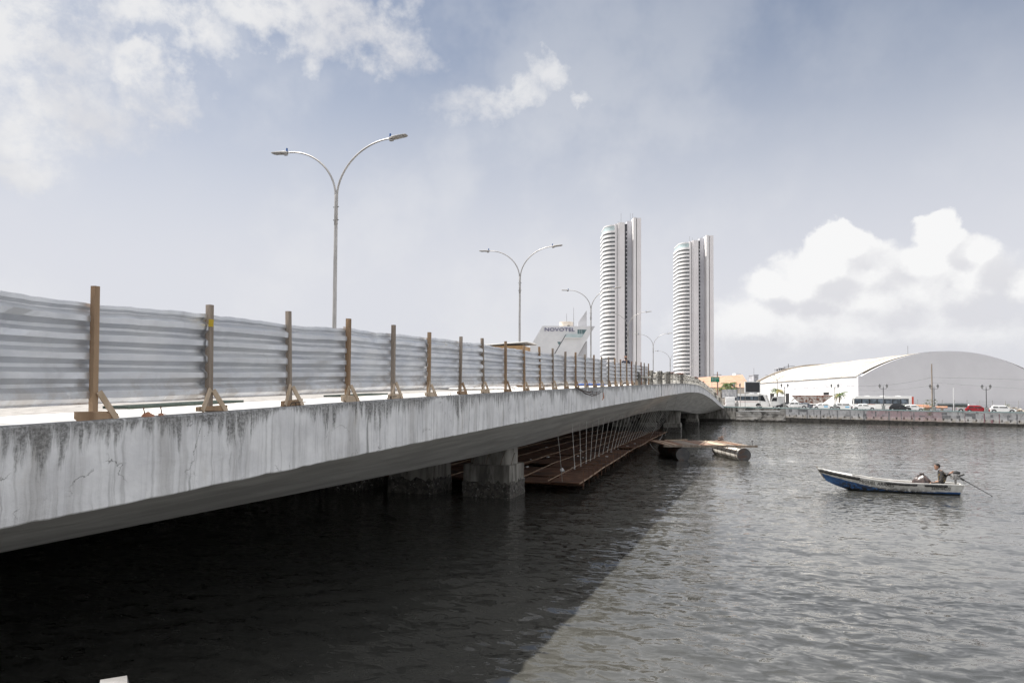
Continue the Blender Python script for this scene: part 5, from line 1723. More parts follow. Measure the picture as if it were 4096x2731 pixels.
# ================================================================== buildings behind
def simple_building(name, label, cat, px0, px1, pyT, Y, mat, depth=14, floors=0, cols=0, group=None, flat=True):
    c = at((px0+px1)/2, 1612, Y); c.z = street_z(0)-.5
    t = thing(name, label, cat, c, 0, group)
    w = (px1-px0)*Y/FPX; h = at((px0+px1)/2, pyT, Y).z-c.z
    mb = MB(); mb.loft([[(-w/2, 0, z), (w/2, 0, z), (w/2, depth, z), (-w/2, depth, z)] for z in (0, h)]); mb.build('wall', mat, t)
    mb = MB(); mb.box((0, depth/2, h+.25), (w+.6, depth+.6, .5)); mb.build('roof', MAT['far_grey'], t)
    if floors:
        fh = 3.2
        for f in range(floors):
            z = h-1.6-f*fh
            mb = MB(); mb.box((0, -.03, z), (w*.92, .08, 1.2)); o = mb.build('window_band', MAT['tower_dark'], t)
            for c_ in range(cols):
                mb = MB(); mb.box((-w*.46+w*.92*(c_+.5)/cols, -.09, z), (.5, .06, 1.2)); p = mb.build('mullion', MAT['white'], None); p.parent = o
    return t, w, h


t, w, h = simple_building('apartment_block', 'small distant white block with dark window bands above the orange roof', 'building', 2925, 2968, 1505, 620, MAT['white'], 20, 4, 8)
mb = MB(); mb.box((2, 6, h+1.7), (w*.5, 8, 2.4)); mb.build('roof_house', MAT['white'], t)
t, w, h = simple_building('concrete_block', 'small distant grey rooftop peeping over the left end of the hall', 'building', 3016, 3034, 1500, 560, MAT['far_grey'], 12, 2, 3)
mb = MB(); mb.tube([(0, 5, h), (0, 5, h+6)], .15, 5); mb.build('mast', MAT['steel'], t)
cpx = at(3135, 1612, 700); cpx.z = street_z(0)-.5
t = thing('building_under_construction', 'unfinished grey tower frame with a crane over the hall roof', 'building', cpx)
w = 40*700/FPX; hh = at(3135, 1472, 700).z-cpx.z
for f in range(int(hh/3.3)+1):
    z = hh-f*3.3
    if z < 0: break
    mb = MB(); mb.box((0, 6, z), (w, 12, .5)); mb.build('floor_slab', MAT['far_grey'], t)
for ix in range(6):
    for iy in (0, 1):
        mb = MB(); mb.box((-w*.46+w*.92*ix/5, 1+10*iy, hh/2-.3), (.7, .7, hh-.6)); mb.build('column', MAT['far_grey'], t)
mb = MB(); mb.box((1.2, 6.5, (hh-.6)/2), (w*.7, 8, hh-.8)); mb.build('inner_core', MAT['dark_grey'], t)
cr = thing('tower_crane', 'thin tower crane with a slanting jib above the unfinished tower', 'crane', cpx+Vector((3.4, -4, 0)))
za, zb = at(3148, 1467, 696).z-cpx.z, at(3172, 1464, 696).z-cpx.z
mb = MB(); mb.beam((0, 0, 0), (0, 0, za+3), .7, .7); mb.build('mast', MAT['steel'], cr)
mb = MB(); mb.beam((-5, 0, za), (6.3, 0, zb+.3), .5, .5); mb.build('jib', MAT['steel'], cr)
mb = MB(); mb.box((-4.5, 0, za-.6), (1.2, .8, 1.0)); mb.build('counterweight', MAT['far_grey'], cr)
for (x0, x1, yE, yR, Y, label) in ((2808, 2998, 1551, 1512, 262, 'long low cream building with an orange tiled roof left of the hall'),):
    c = at((x0+x1)/2, 1612, Y); c.z = street_z(0)-.5
    t = thing('tiled_warehouse', label, 'building', c)
    w = (x1-x0)*Y/FPX; he, hr = at(x0, yE, Y).z-c.z, at(x0, yR, Y+9).z-c.z
    mb = MB(); mb.loft([[(-w/2, 0, z), (w/2, 0, z), (w/2, 18, z), (-w/2, 18, z)] for z in (0, he)]); mb.build('wall', MAT['cream'], t)
    for sg, y0 in ((1, -.5), (-1, 18.5)):
        mb = MB(); mb.loft([[(-w/2-.4, y0, he+.02), (-w/2+1, 9, hr), (-w/2+1, 9, hr+.25), (-w/2-.4, y0, he+.27)], [(w/2+.4, y0, he+.02), (w/2+.4, 9, hr+1.2), (w/2+.4, 9, hr+1.45), (w/2+.4, y0, he+.27)]]); mb.build('roof_slope', MAT['orange_roof'], t)
    for k in range(8):
        mb = MB(); mb.box((-w/2+w*(k+.5)/8, -.05, he*.6), (1.2, .12, 1.8)); mb.build('window', MAT['tower_dark'], t)

# ================================================================== street furniture on the quay
def on_quay(px, w):
    u = q_at(px, w); return qp(u, w, street_z(u))


def quay_lamp_tree():
    t = thing('quay_lamp', 'x', 'street lamp', (0, 0, 0), 0, 'twin-lantern lamps on the quay')
    mb = MB(); mb.lathe([(.5, 0), (.5, .1)], 4); mb.box((0, 0, .55), (.62, .62, .9)); mb.box((0, 0, 1.05), (.75, .75, .12)); mb.build('plinth', MAT['plinth'], t)
    mb = MB(); mb.lathe([(.13, 1.1), (.13, 1.35), (.08, 1.45), (.065, 4.6), (.09, 4.7), (.05, 4.9), (.02, 5.25)], 10); mb.build('column', MAT['iron'], t, smooth=40)
    mb = MB(); mb.tube([(-.66, 0, 4.72), (-.3, 0, 4.62), (0, 0, 4.60), (.3, 0, 4.62), (.66, 0, 4.72)], .035, 7); mb.build('cross_arm', MAT['iron'], t)
    for sg in (-1, 1):
        mb = MB(); mb.lathe([(.03, 4.7), (.10, 4.9), (.20, 5.25), (.21, 5.28)], 6, (sg*.66, 0, 0)); l = mb.build('lantern', MAT['lantern_glass'], t)
        mb = MB(); mb.lathe([(.25, 5.28), (.18, 5.42), (.07, 5.55), (.03, 5.68)], 6, (sg*.66, 0, 0)); mb.build('lantern_cap', MAT['iron'], None).parent = l
        mb = MB()
        for k in range(6):
            a = k*math.pi/3; mb.beam((sg*.66+.105*math.cos(a), .105*math.sin(a), 4.9), (sg*.66+.205*math.cos(a), .205*math.sin(a), 5.27), .03, .03)
        o = mb.build('lantern_frame', MAT['iron'], None); o.parent = l; o['kind'] = 'stuff'
    return t


ql = ['twin-lantern iron lamp by the dark screen, nearest the bridge end', 'twin-lantern iron lamp beside the truck cab', 'twin-lantern iron lamp next to the small palm, left of the city bus',
      'twin-lantern iron lamp standing in front of the city bus', 'twin-lantern iron lamp beside the tall bare utility pole', 'twin-lantern iron lamp between the red car and the white SUV']
qlamp = None
for i, px in enumerate((2948, 3139, 3340, 3534, 3737, 3946)):
    t = quay_lamp_tree() if qlamp is None else copy_tree(qlamp)
    if qlamp is None: qlamp = t
    t.location = on_quay(px, 1.3); t.rotation_euler = (0, 0, QRZ); t['label'] = ql[i]


def pole_thing(name, label, cat, px, w, pyT, r0, mat, arms=()):
    p = on_quay(px, w); t = thing(name, label, cat, p)
    h = q_z(px, pyT, w)-p.z
    mb = MB(); mb.tube([(0, 0, 0), (0, 0, h)], [r0, r0*.7], 8); mb.build('pole', mat, t)
    for (x0, z0, x1, z1) in arms:
        mb = MB(); mb.tube([(x0, 0, h+z0), ((x0+x1)/2, 0, h+(z0+z1)/2+.1), (x1, 0, h+z1)], .05, 6); a = mb.build('arm', mat, t)
        if cat == 'street lamp':
            mb = MB(); mb.box((x1+math.copysign(.3, x1-x0), 0, h+z1), (.7, .22, .10)); mb.build('lamp_head', MAT['lamp_head'], None).parent = a
    return t, h


pole_thing('utility_pole', 'tall bare grey utility pole in front of the hall gable', 'utility pole', 3729, 2.2, 1455, .16, MAT['wood_grey'])
pole_thing('flag_pole', 'plain white pole left of the silver pickup', 'pole', 3815, 3.0, 1550, .09, MAT['white_paint'])
t, h = pole_thing('utility_pole', 'dark utility pole with a cross-arm behind the green sign', 'utility pole', 2870, 9, 1487, .16, MAT['wood_red'])
mb = MB(); mb.box((0, 0, h-.7), (2.0, .12, .14)); mb.build('cross_arm', MAT['wood_grey'], t)
pole_thing('street_light', 'three-armed street light over the palm beside the truck cab', 'street lamp', 3110, 10, 1520, .12, MAT['galv'], ((0, -.1, -2.2, 1.1), (0, 0, -.6, 1.2), (0, -.1, 1.0, .9)))
pole_thing('street_light', 'curved single-arm street light left of the dark screen', 'street lamp', 2962, 6, 1531, .09, MAT['galv'], ((0, 0, 2.0, 1.3),))
# road sign
p = on_quay(2858, 6); sg_ = thing('road_sign', 'green road sign with white lettering at the end of the bridge', 'road sign', p)
x0, x1 = at(2843, 1515, p.y).x-p.x, at(2878, 1515, p.y).x-p.x
zt_, zb_ = at(2860, 1507, p.y).z-p.z, at(2860, 1528, p.y).z-p.z
mb = MB(); mb.box(((x0+x1)/2, 0, (zt_+zb_)/2), (x1-x0, .06, zt_-zb_)); pn = mb.build('panel', MAT['sign_green'], sg_)
mb = MB(); mb.box(((x0+x1)/2, -.036, zt_-(zt_-zb_)*.33), (x1-x0-.1, .01, .05)); o = mb.build('divider', MAT['white_paint'], None); o.parent = pn
for s_, zz, wd in (('Santo Antônio', .17, .75), ('Boa Vista', .47, .5), ('Boa Viagem', .66, .52), ('Afogados', .85, .42)):
    mw = Matrix(((1, 0, 0, x0+(x1-x0)*(.12+wd/2)), (0, 0, -1, -.04), (0, 1, 0, zt_-(zt_-zb_)*zz), (0, 0, 0, 1)))
    text_mesh(s_, 'lettering', MAT['white_paint'], pn, mw, (x1-x0)*wd, (zt_-zb_)*.12, .004)
for x in (x0+.3, x1-.3):
    mb = MB(); mb.tube([(x, .1, 0), (x, .1, zt_)], .06, 7); mb.build('support', MAT['galv'], sg_)
# dead LED screen on posts
p = on_quay(3010, 3.5); ls = thing('led_screen', 'big dark blank screen in a white frame on two posts', 'screen', p, 0)
x0, x1 = at(2982, 1550, p.y).x-p.x, at(3038, 1550, p.y).x-p.x; z1_, z0_ = at(3010, 1529, p.y).z-p.z, at(3010, 1568, p.y).z-p.z
mb = MB(); mb.box(((x0+x1)/2, 0, (z0_+z1_)/2), (x1-x0, .16, z1_-z0_)); mb.build('panel', MAT['screen'], ls)
for (cx_, cz_, w_, h_) in (((x0+x1)/2, z1_+.09, x1-x0+.4, .18), ((x0+x1)/2, z0_-.09, x1-x0+.4, .18), (x0-.1, (z0_+z1_)/2, .2, z1_-z0_), (x1+.1, (z0_+z1_)/2, .2, z1_-z0_)):
    mb = MB(); mb.box((cx_, 0, cz_), (w_, .24, h_)); mb.build('frame_bar', MAT['white_paint'], ls)
for x in (x0-.1, x1+.1):
    mb = MB(); mb.box((x, .02, (z0_-.18)/2), (.09, .09, z0_-.18)); mb.build('post', MAT['steel'], ls)
# tarpaulin screen and ribbed white panel by the bridge end
p = on_quay(2920, 2.0); th = thing('tarpaulin_screen', 'grey tarpaulin stretched on a frame beside the bridge end', 'screen', p, QRZ)
za, zb = at(2920, 1557, p.y).z-p.z, at(2920, 1590, p.y).z-p.z
for k in range(3):
    mb = MB(); P = [[(-1.75+1.15*k+1.08*a, .05*math.sin(7*a+5*b+k), zb+(za-zb)*b) for b in np.linspace(0, 1, 9)] for a in np.linspace(0, 1, 9)]
    mb.loft(P, closed=False, cap=False); mb.build('tarpaulin', MAT['tarp'], th)
for x in (-1.8, -.62, .53, 1.72):
    mb = MB(); mb.tube([(x, .08, 0), (x, .08, za+.1)], .04, 6); mb.build('pole', MAT['steel'], th)
p = on_quay(2921, 1.2); rp_ = thing('ribbed_panel', 'white ribbed metal panel below the grey tarpaulin', 'panel', p, QRZ)
z0_ = .0; z1_ = at(2921, 1588, p.y).z-p.z
for k in range(8):
    mb = MB(); zz = z1_*(k+.5)/8; mb.loft([[(x, -.05, zz-z1_/18), (x, -.11, zz-z1_/40), (x, -.11, zz+z1_/40), (x, -.05, zz+z1_/18)] for x in (-1.05, 1.05)]); mb.build('rib', MAT['white_paint'], rp_)
mb = MB(); mb.box((0, 0, z1_/2), (2.15, .06, z1_)); mb.build('backing', MAT['tower_grey'], rp_)

# wire fence, pipes and rubble along the right half
wf = thing('wire_fence', 'wire fence of thin grey posts in front of the hall gable', 'fence', on_quay(3800, 14))
wo_ = W_LOC[wf.name]; tops = []
for px in (3575, 3622, 3671, 3719, 3769, 3819, 3868, 3919, 3970, 4022, 4074, 4128):
    q = on_quay(px, 14); mb = MB(); mb.tube([q, q+Vector((0, 0, 2.6))], .055, 6); mb.build('post', MAT['plinth'], wf, world=True); tops.append(q)
for zz in (.9, 1.6, 2.3):
    mb = MB(); mb.tube([q+Vector((0, 0, zz)) for q in tops], .012, 4); mb.build('wire', MAT['steel'], wf, world=True)
for px in (3970,):
    q = on_quay(px, 14)
    for sg in (-1, 1):
        mb = MB(); mb.tube([q+QD*(sg*1.9), q+Vector((0, 0, 1.7))], .04, 5); mb.build('stay', MAT['plinth'], wf, world=True)
for k, (xa, xb, py, w, r, mt_, lb_) in enumerate(((3648, 3716, 1622, 12, .22, 'pipe_orange', 'upper orange pipe lying behind the parked cars'), (3640, 3790, 1628, 11.2, .22, 'pipe_orange', 'lower long orange pipe lying on the ground behind the cars'), (3750, 3880, 1620, 12.4, .42, 'pipe_dark', 'fat dark pipe lying in front of the wire fence'))):
    a_, b_ = on_quay(xa, w), on_quay(xb, w)
    zz = q_z((xa+xb)/2, py, w)
    a_.z = max(zz, a_.z+r); b_.z = max(zz, b_.z+r)
    t = thing('long_pipe', lb_, 'pipe', a_.lerp(b_, .5))
    n = 4
    mb = MB(); mb.tube([a_.lerp(b_, i/n) for i in range(n+1)], r, 12, cap=True); mb.build('pipe_body', MAT[mt_], t, world=True, smooth=50)
    for i in range(1, n):
        mb = MB(); c_ = a_.lerp(b_, i/n); d_ = (b_-a_).normalized(); mb.tube([c_-d_*.12, c_+d_*.12], r*1.08, 12); mb.build('collar', MAT[mt_], t, world=True, smooth=50)
    for i in (0.15, .5, .85):
        c_ = a_.lerp(b_, i); hgt = c_.z-r-street_z(0)+.6
        mb = MB(); gzz = street_z(q_at(xa, w)); mb.box((c_.x, c_.y, (gzz+c_.z-r*.9)/2), (.3, .3, max(.05, c_.z-r*.9-gzz))); mb.build('bearer', MAT['wood_grey'], t, world=True)
rub = thing('rubble_pile', 'heap of broken slabs and planks at the right edge of the quay', 'rubble', on_quay(4045, 9))
r9 = random.Random(31); rbo = W_LOC[rub.name]
for k in range(46):
    f = r9.uniform(0, 1); c_ = on_quay(3988+150*f, 8.2+r9.uniform(-1.2, 1.5)); hmax = .2+1.1*math.sin(math.pi*min(1, .18+f))
    c_.z += r9.uniform(.1, hmax)
    mb = MB(); mb.box((0, 0, 0), (r9.uniform(.4, 1.8), r9.uniform(.3, .8), r9.uniform(.06, .2)))
    o = mb.build('slab_piece', MAT[r9.choice(['rubble', 'rubble', 'wood_grey'])], rub); o.location = c_-rbo; o.rotation_euler = (r9.uniform(-.5, .5), r9.uniform(-.5, .5), r9.uniform(0, 3))
# overhead wires on the tall pole
pz = on_quay(3729, 2.2)
for k, (pxa, pya, pxb, pyb, lb_) in enumerate(((3433, 1544, 3729, 1509, 'overhead wire from the hall corner up to the tall pole'), (3729, 1509, 4140, 1519, 'overhead wire from the tall pole to the right'), (3433, 1560, 3729, 1540, 'lower overhead wire left of the tall pole'), (3729, 1530, 4140, 1558, 'lower overhead wire right of the tall pole'))):
    a_ = on_quay(pxa, 2.2); a_.z = q_z(pxa, pya, 2.2); b_ = on_quay(pxb, 2.2); b_.z = q_z(pxb, pyb, 2.2)
    mb = MB(); mb.tube([a_.lerp(b_, u)+Vector((0, 0, -.5*4*u*(1-u)*(k % 2 == 0))) for u in np.linspace(0, 1, 10)], .03 if k < 2 else .02, 4)
    tag(mb.build('overhead_wire', MAT['steel'], loc=a_), lb_, 'wire')

# ================================================================== vehicles
def prism_profile(mb, prof, ys, insets):
    """loft a side profile (x, z) across the width, drawn in a little towards the flanks"""
    cx_ = sum(p[0] for p in prof)/len(prof); cz_ = sum(p[1] for p in prof)/len(prof)
    rings = []
    for y, k in zip(ys, insets):
        rings.append([(x+(cx_-x)*k, y, z+(cz_-z)*k*.6) for x, z in prof])
    mb.loft(rings)


def wheel(parent, x, y, r, w, nm='wheel'):
    mb = MB(); n = 18
    rings = [[(x+q*math.cos(a), y+yy, r+q*math.sin(a)) for a in np.linspace(0, 2*math.pi, n+1)[:-1]] for q, yy in ((r*.62, -w/2), (r*.94, -w/2), (r, -w*.3), (r, w*.3), (r*.94, w/2), (r*.62, w/2))]
    mb.loft(rings); o = mb.build(nm, MAT['rubber'], parent, smooth=40)
    mb = MB(); rings = [[(x+q*math.cos(a), y+yy, r+q*math.sin(a)) for a in np.linspace(0, 2*math.pi, n+1)[:-1]] for q, yy in ((r*.60, -w/2-.008), (r*.60, w/2+.008))]
    mb.loft(rings); mb.build('rim', MAT['chrome'], None).parent = o
    return o


CARS = {
    # lower body profile (rear to front, clockwise), glasshouse profile
    'hatch': ([(-2.0, .30), (-2.02, .62), (-1.95, .92), (-1.0, .98), (.95, .95), (1.75, .82), (2.0, .62), (2.02, .30)],
              [(-1.90, .93), (-1.55, 1.42), (-1.2, 1.50), (.05, 1.50), (.45, 1.42), (1.10, .95)]),
    'sedan': ([(-2.2, .32), (-2.24, .70), (-2.15, .95), (-1.2, .98), (.95, .95), (1.95, .80), (2.2, .60), (2.22, .30)],
              [(-1.75, .96), (-1.05, 1.40), (-.7, 1.46), (.10, 1.46), (.45, 1.40), (1.15, .95)]),
    'suv': ([(-2.1, .36), (-2.14, .72), (-2.08, 1.02), (-1.2, 1.06), (1.0, 1.03), (1.85, .92), (2.12, .70), (2.14, .36)],
            [(-2.02, 1.03), (-1.78, 1.52), (-1.4, 1.60), (.15, 1.60), (.5, 1.52), (1.12, 1.03)]),
    'pickup': ([(-2.5, .42), (-2.55, .80), (-2.5, 1.08), (-.75, 1.08), (1.15, 1.05), (2.2, .96), (2.5, .72), (2.52, .40)],
               [(-.80, 1.07), (-.66, 1.62), (-.4, 1.72), (.50, 1.72), (.80, 1.64), (1.40, 1.05)]),
}


def make_car(name, label, kind, paint, px, w, face, group='parked and passing cars', decal=False):
    """face +1: nose to the right along the quay, -1: to the left"""
    u = q_at(px, w)
    t = thing(name, label, 'car' if kind != 'pickup' else 'pickup', qp(u, w, street_z(u)), QRZ if face > 0 else QRZ+math.pi, group)
    low, top = CARS[kind]; W2 = .88
    mb = MB(); prism_profile(mb, low, (-W2, -W2+.06, -W2*.5, W2*.5, W2-.06, W2), (.035, 0, 0, 0, 0, .035)); body = mb.build('body', MAT[paint], t, smooth=38)
    mb = MB(); prism_profile(mb, top, (-W2*.84, -W2*.80, -W2*.74, W2*.74, W2*.80, W2*.84), (.16, .07, 0, 0, .07, .16))
    mb.build('cabin', MAT[paint], t, smooth=38)
    # glass panes, proud of the cabin
    zb = top[0][1]+.05; xs0, xs1 = top[0][0], top[-1][0]; zr = top[2][1]-.09
    f = lambda x0, x1, q: x0+(x1-x0)*q
    for sg in (-1, 1):
        yb, yt = sg*(W2*.875), sg*(W2*.79)
        xr, xf = top[1][0]+.10, top[-2][0]-.04
        mid = (xr+xf)/2-.05
        panes = [((mid+.05, top[-1][0]-.22), (mid+.05, xf-.02)), ((top[0][0]+.42 if kind != 'pickup' else top[0][0]+.14, mid-.05), (xr+.05, mid-.05))]
        for k, ((b0, b1), (t0, t1)) in enumerate(panes):
            mb = MB(); mb.loft([[(b0, yb-sg*.01, zb), (b1, yb-sg*.01, zb), (t1, yt-sg*.01, zr), (t0, yt-sg*.01, zr)], [(b0, yb+sg*.012, zb), (b1, yb+sg*.012, zb), (t1, yt+sg*.012, zr), (t0, yt+sg*.012, zr)]])
            mb.build('side_window', MAT['auto_glass'], t)
        mb = MB(); mb.box((.0, sg*(W2+.004), .80), (.16, .02, .03)); mb.build('door_handle', MAT['chrome'], t)
        mb = MB(); mb.box((top[-1][0]-.12, sg*(W2+.07), zb+.06), (.10, .18, .11)); mb.build('mirror', MAT[paint], t)
        xe = low[-2][0]
        mb = MB(); mb.box((xe-.10, sg*.62, .68), (.26, .30, .13)); mb.build('headlight', MAT['head_lamp'], t)
        mb = MB(); mb.box((low[1][0]+.03, sg*.66, .78), (.10, .26, .22)); mb.build('tail_light', MAT['tail_red'], t)
    for (x0, z0, x1, z1, nm) in ((top[-1][0], top[-1][1], top[-2][0], top[-2][1], 'windscreen'), (top[0][0], top[0][1], top[1][0], top[1][1], 'rear_window')):
        n_ = Vector((z1-z0, 0, -(x1-x0))).normalized()
        if (nm == 'windscreen') != (n_.x > 0): n_ = -n_
        mb = MB(); q = lambda k, y: Vector((x0+(x1-x0)*k, y, z0+(z1-z0)*k))+n_*.02
        mb.loft([[q(.12, -.66), q(.12, .66), q(.92, .58), q(.92, -.58)], [q(.12, -.66)+n_*.015, q(.12, .66)+n_*.015, q(.92, .58)+n_*.015, q(.92, -.58)+n_*.015]]); mb.build(nm, MAT['auto_glass'], t)
    r = .31 if kind in ('hatch', 'sedan') else .36
    for x in (low[0][0]+.62, low[-1][0]-.72):
        for sg in (-1, 1):
            mb = MB(); n = 16
            mb.loft([[(x+(r+.07)*math.cos(a), sg*(W2+dy), r+(r+.07)*math.sin(a)) for a in np.linspace(0, math.pi, n)] for dy in (-.12, .006)]); mb.build('wheel_arch', MAT['black'], t)
            wheel(t, x, sg*(W2-.09), r, .20)
    if kind == 'pickup':
        mb = MB(); mb.box((-1.65, 0, 1.085), (1.5, 1.45, .03)); mb.build('load_bed', MAT['black'], t)
    if decal:
        mb = MB(); mb.box((.35, -face*(W2+.010), .66), (.8, .012, .34)); mb.build('door_decal', MAT['decal_blue'], t)
    mb = MB(); mb.box((low[-1][0]+.005, 0, .45), (.03, .52, .12)); mb.build('number_plate', MAT['white_paint'], t)
    return t


make_car('parked_car', 'black sedan partly hidden behind the second quay lamp', 'sedan', 'car_dark', 3146, 6.0, -1)
make_car('pickup_truck', 'white pickup right of the truck cab', 'pickup', 'car_white', 3182, 4.6, -1)
make_car('parked_car', 'grey-blue sedan in front of the rusty trailer', 'sedan', 'car_grey', 3222, 5.4, 1)
make_car('parked_car', 'white sedan with a blue door panel under the rusty trailer', 'sedan', 'car_white', 3298, 4.6, 1, decal=True)
make_car('parked_car', 'white hatchback with a blue door panel left of the city bus', 'suv', 'car_white', 3383, 4.6, 1, decal=True)
make_car('parked_car', 'white sedan in front of the city bus', 'sedan', 'car_white', 3458, 4.4, 1)
make_car('parked_car', 'black hatchback at the rear of the city bus', 'hatch', 'car_dark', 3600, 4.4, 1)
make_car('parked_car', 'white sedan just right of the black hatchback', 'sedan', 'car_white', 3650, 6.2, 1)
make_car('pickup_truck', 'silver pickup behind the red car', 'pickup', 'car_silver', 3886, 7.0, 1)
make_car('parked_car', 'small red hatchback beside the quay lamp', 'hatch', 'car_red', 3909, 4.4, 1)
make_car('parked_car', 'white SUV at the right end of the quay', 'suv', 'car_white', 4010, 4.4, 1)


def make_bus(label, pxa, pxb, w, coach):
    ua, ub_ = q_at(pxa, w), q_at(pxb, w); L = ub_-ua; uc = (ua+ub_)/2
    t = thing('coach' if coach else 'city_bus', label, 'bus', qp(uc, w, street_z(uc)), QRZ, None)
    h = 3.35 if coach else 3.15; W2 = 1.25; x0, x1 = -L/2, L/2
    # nose to the right for the coach, to the left for the city bus
    fx = 1 if coach else -1
    if coach: prof = [(-L/2, .35), (-L/2, h-.15), (-L/2+.2, h), (L/2-1.5, h), (L/2-.75, h-.25), (L/2-.2, 1.35), (L/2, .95), (L/2, .35)]
    else: prof = [(-L/2, .32), (-L/2-.02, 1.2), (-L/2+.22, h-.2), (-L/2+.5, h), (L/2-.2, h), (L/2, h-.2), (L/2, .32)]
    mb = MB(); prism_profile(mb, prof, (-W2, -W2+.08, 0, W2-.08, W2), (.03, 0, 0, 0, .03)); mb.build('body', MAT['bus_white'], t, smooth=30)
    zb, zt_ = (1.75, 2.75) if coach else (1.45, 2.60)
    xa, xb = -L/2+.35, L/2-(2.4 if coach else .8)
    if not coach: xa = -L/2+.30
    for sg in (-1, 1):
        mb = MB(); mb.box(((xa+xb)/2, sg*(W2+.002), (zb+zt_)/2), (xb-xa, .03, zt_-zb)); st_ = mb.build('window_strip', MAT['auto_glass'], t)
        n = 7
        for k in range(n):
            a_, b_ = xa+(xb-xa)*k/n+.10, xa+(xb-xa)*(k+1)/n-.10
            mb = MB(); mb.box(((a_+b_)/2, sg*(W2+.022), (zb+zt_)/2), (b_-a_, .012, zt_-zb-.2)); o = mb.build('window_pane', MAT['bus_glass'], None); o.parent = st_
        if coach:
            mb = MB(); mb.loft([[(x, sg*(W2+dy), z) for x, z in ((L/2-2.35, 1.75), (L/2-2.35, 2.95), (L/2-1.35, 2.95), (L/2-.75, 1.55))] for dy in (-.01, .02)]); mb.build('cab_window', MAT['auto_glass'], t)
            mb = MB(); mb.box((-.5, sg*(W2+.004), 1.45), (L*.62, .012, .05)); mb.build('trim_stripe', MAT['bus_red'], t)
        else:
            mb = MB(); mb.box((-L/2+2.6, sg*(W2+.004), 1.36), (3.6, .012, .07)); mb.build('trim_stripe', MAT['bus_red'], t)
            mb = MB(); mb.box((L/2-2.4, sg*(W2+.004), 1.10), (2.6, .012, .34)); mb.build('green_panel', MAT['bus_green'], t)
        mb = MB(); mb.box((fx*(L/2+.01), sg*.85, .85), (.06, .4, .22)); mb.build('headlight', MAT['head_lamp'], t)
        mb = MB(); mb.box((-fx*(L/2+.01), sg*1.0, 1.0), (.06, .2, .4)); mb.build('tail_light', MAT['tail_red'], t)
    if coach:
        a_, b_ = Vector((L/2-.75, 0, h-.25)), Vector((L/2-.2, 0, 1.35)); n_ = Vector((1, 0, .5)).normalized()
        mb = MB(); mb.loft([[a_+Vector((0, y, -.1))+n_*d for y in (-1.1, 1.1)]+[b_+Vector((0, y, .1))+n_*d for y in (1.1, -1.1)] for d in (.02, .05)]); mb.build('windscreen', MAT['auto_glass'], t)
    else:
        mb = MB(); mb.box((-L/2+.06, 0, 2.05), (.30, 2.3, 1.4), Matrix.Rotation(math.radians(8), 3, 'Y')); mb.build('windscreen', MAT['auto_glass'], t)
        mb = MB(); mb.box((L/2-.05, 0, 1.9), (.34, 2.52, 2.3)); mb.build('rear_panel', MAT['bus_red'], t)
        for x in (-3, 0, 3):
            mb = MB(); mb.box((x, 0, h+.08), (1.0, 1.2, .14)); mb.build('roof_hatch', MAT['bus_white'], t)
        mw = Matrix(((1, 0, 0, L*.12), (0, 0, -1, -W2-.022), (0, 1, 0, 1.22), (0, 0, 0, 1)))
        text_mesh('SAO JUDAS TADEU', 'side_lettering', MAT['black'], t, mw, 3.2, .26, .004)
    for x in (-L/2+2.2, L/2-2.4):
        for sg in (-1, 1):
            mb = MB(); mb.loft([[(x+.62*math.cos(a), sg*(W2+dy), .5+.62*math.sin(a)) for a in np.linspace(0, math.pi, 14)] for dy in (-.2, .008)]); mb.build('wheel_arch', MAT['black'], t)
            wheel(t, x, sg*(W2-.14), .5, .28)
    return t


make_bus('white coach with dark windows facing right below the dark screen', 2905, 3080, 9.5, True)
make_bus('white city bus with a red tail in front of the hall gable', 3412, 3652, 10.0, False)

# tipper truck with rust-eaten trailer
ua, ub_ = q_at(3082, 9.5), q_at(3330, 9.5); L = ub_-ua; uc = (ua+ub_)/2
tr = thing('tipper_truck', 'white truck with a rust-eaten high-sided tipper trailer', 'truck', qp(uc, 9.5, street_z(uc)), QRZ)
X = lambda px: q_at(px, 9.5)-uc
c0, c1 = X(3084), X(3138)
prof = [(c0, .55), (c0-.05, 1.2), (c0+.12, 1.75), (c0+.45, 2.65), (c0+.7, 2.85), (c1, 2.9), (c1, .55)]
mb = MB(); prism_profile(mb, prof, (-1.2, -1.1, 0, 1.1, 1.2), (.04, 0, 0, 0, .04)); mb.build('cab', MAT['bus_white'], tr, smooth=30)
for sg in (-1, 1):
    mb = MB(); mb.loft([[(x, sg*1.2+sg*dy, z) for x, z in ((c0+.30, 1.75), (c0+.62, 2.55), (c0+1.5, 2.55), (c0+1.5, 1.75))] for dy in (-.02, .012)]); mb.build('side_window', MAT['auto_glass'], tr)
    mb = MB(); mb.box((c0+.15, sg*1.42, 2.1), (.12, .22, .5)); mb.build('mirror', MAT['black'], tr)
    mb = MB(); mb.box((c0-.02, sg*.85, 1.0), (.1, .35, .22)); mb.build('headlight', MAT['head_lamp'], tr)
mb = MB(); mb.loft([[(c0+.10+dx, y, 1.78) for y in (-1.0, 1.0)]+[(c0+.40+dx, y, 2.60) for y in (1.0, -1.0)] for dx in (-.06, -.02)]); mb.build('windscreen', MAT['auto_glass'], tr)
t0, t1 = X(3170), X(3331)
prof = [(t0+1.5, 1.25), (t0, 3.05), (t1, 3.05), (t1-2.2, 1.25)]
mb = MB(); mb.loft([[(x, y, z) for x, z in prof] for y in (-1.22, 1.22)]); body = mb.build('tipper_body', MAT['rusty_white'], tr)
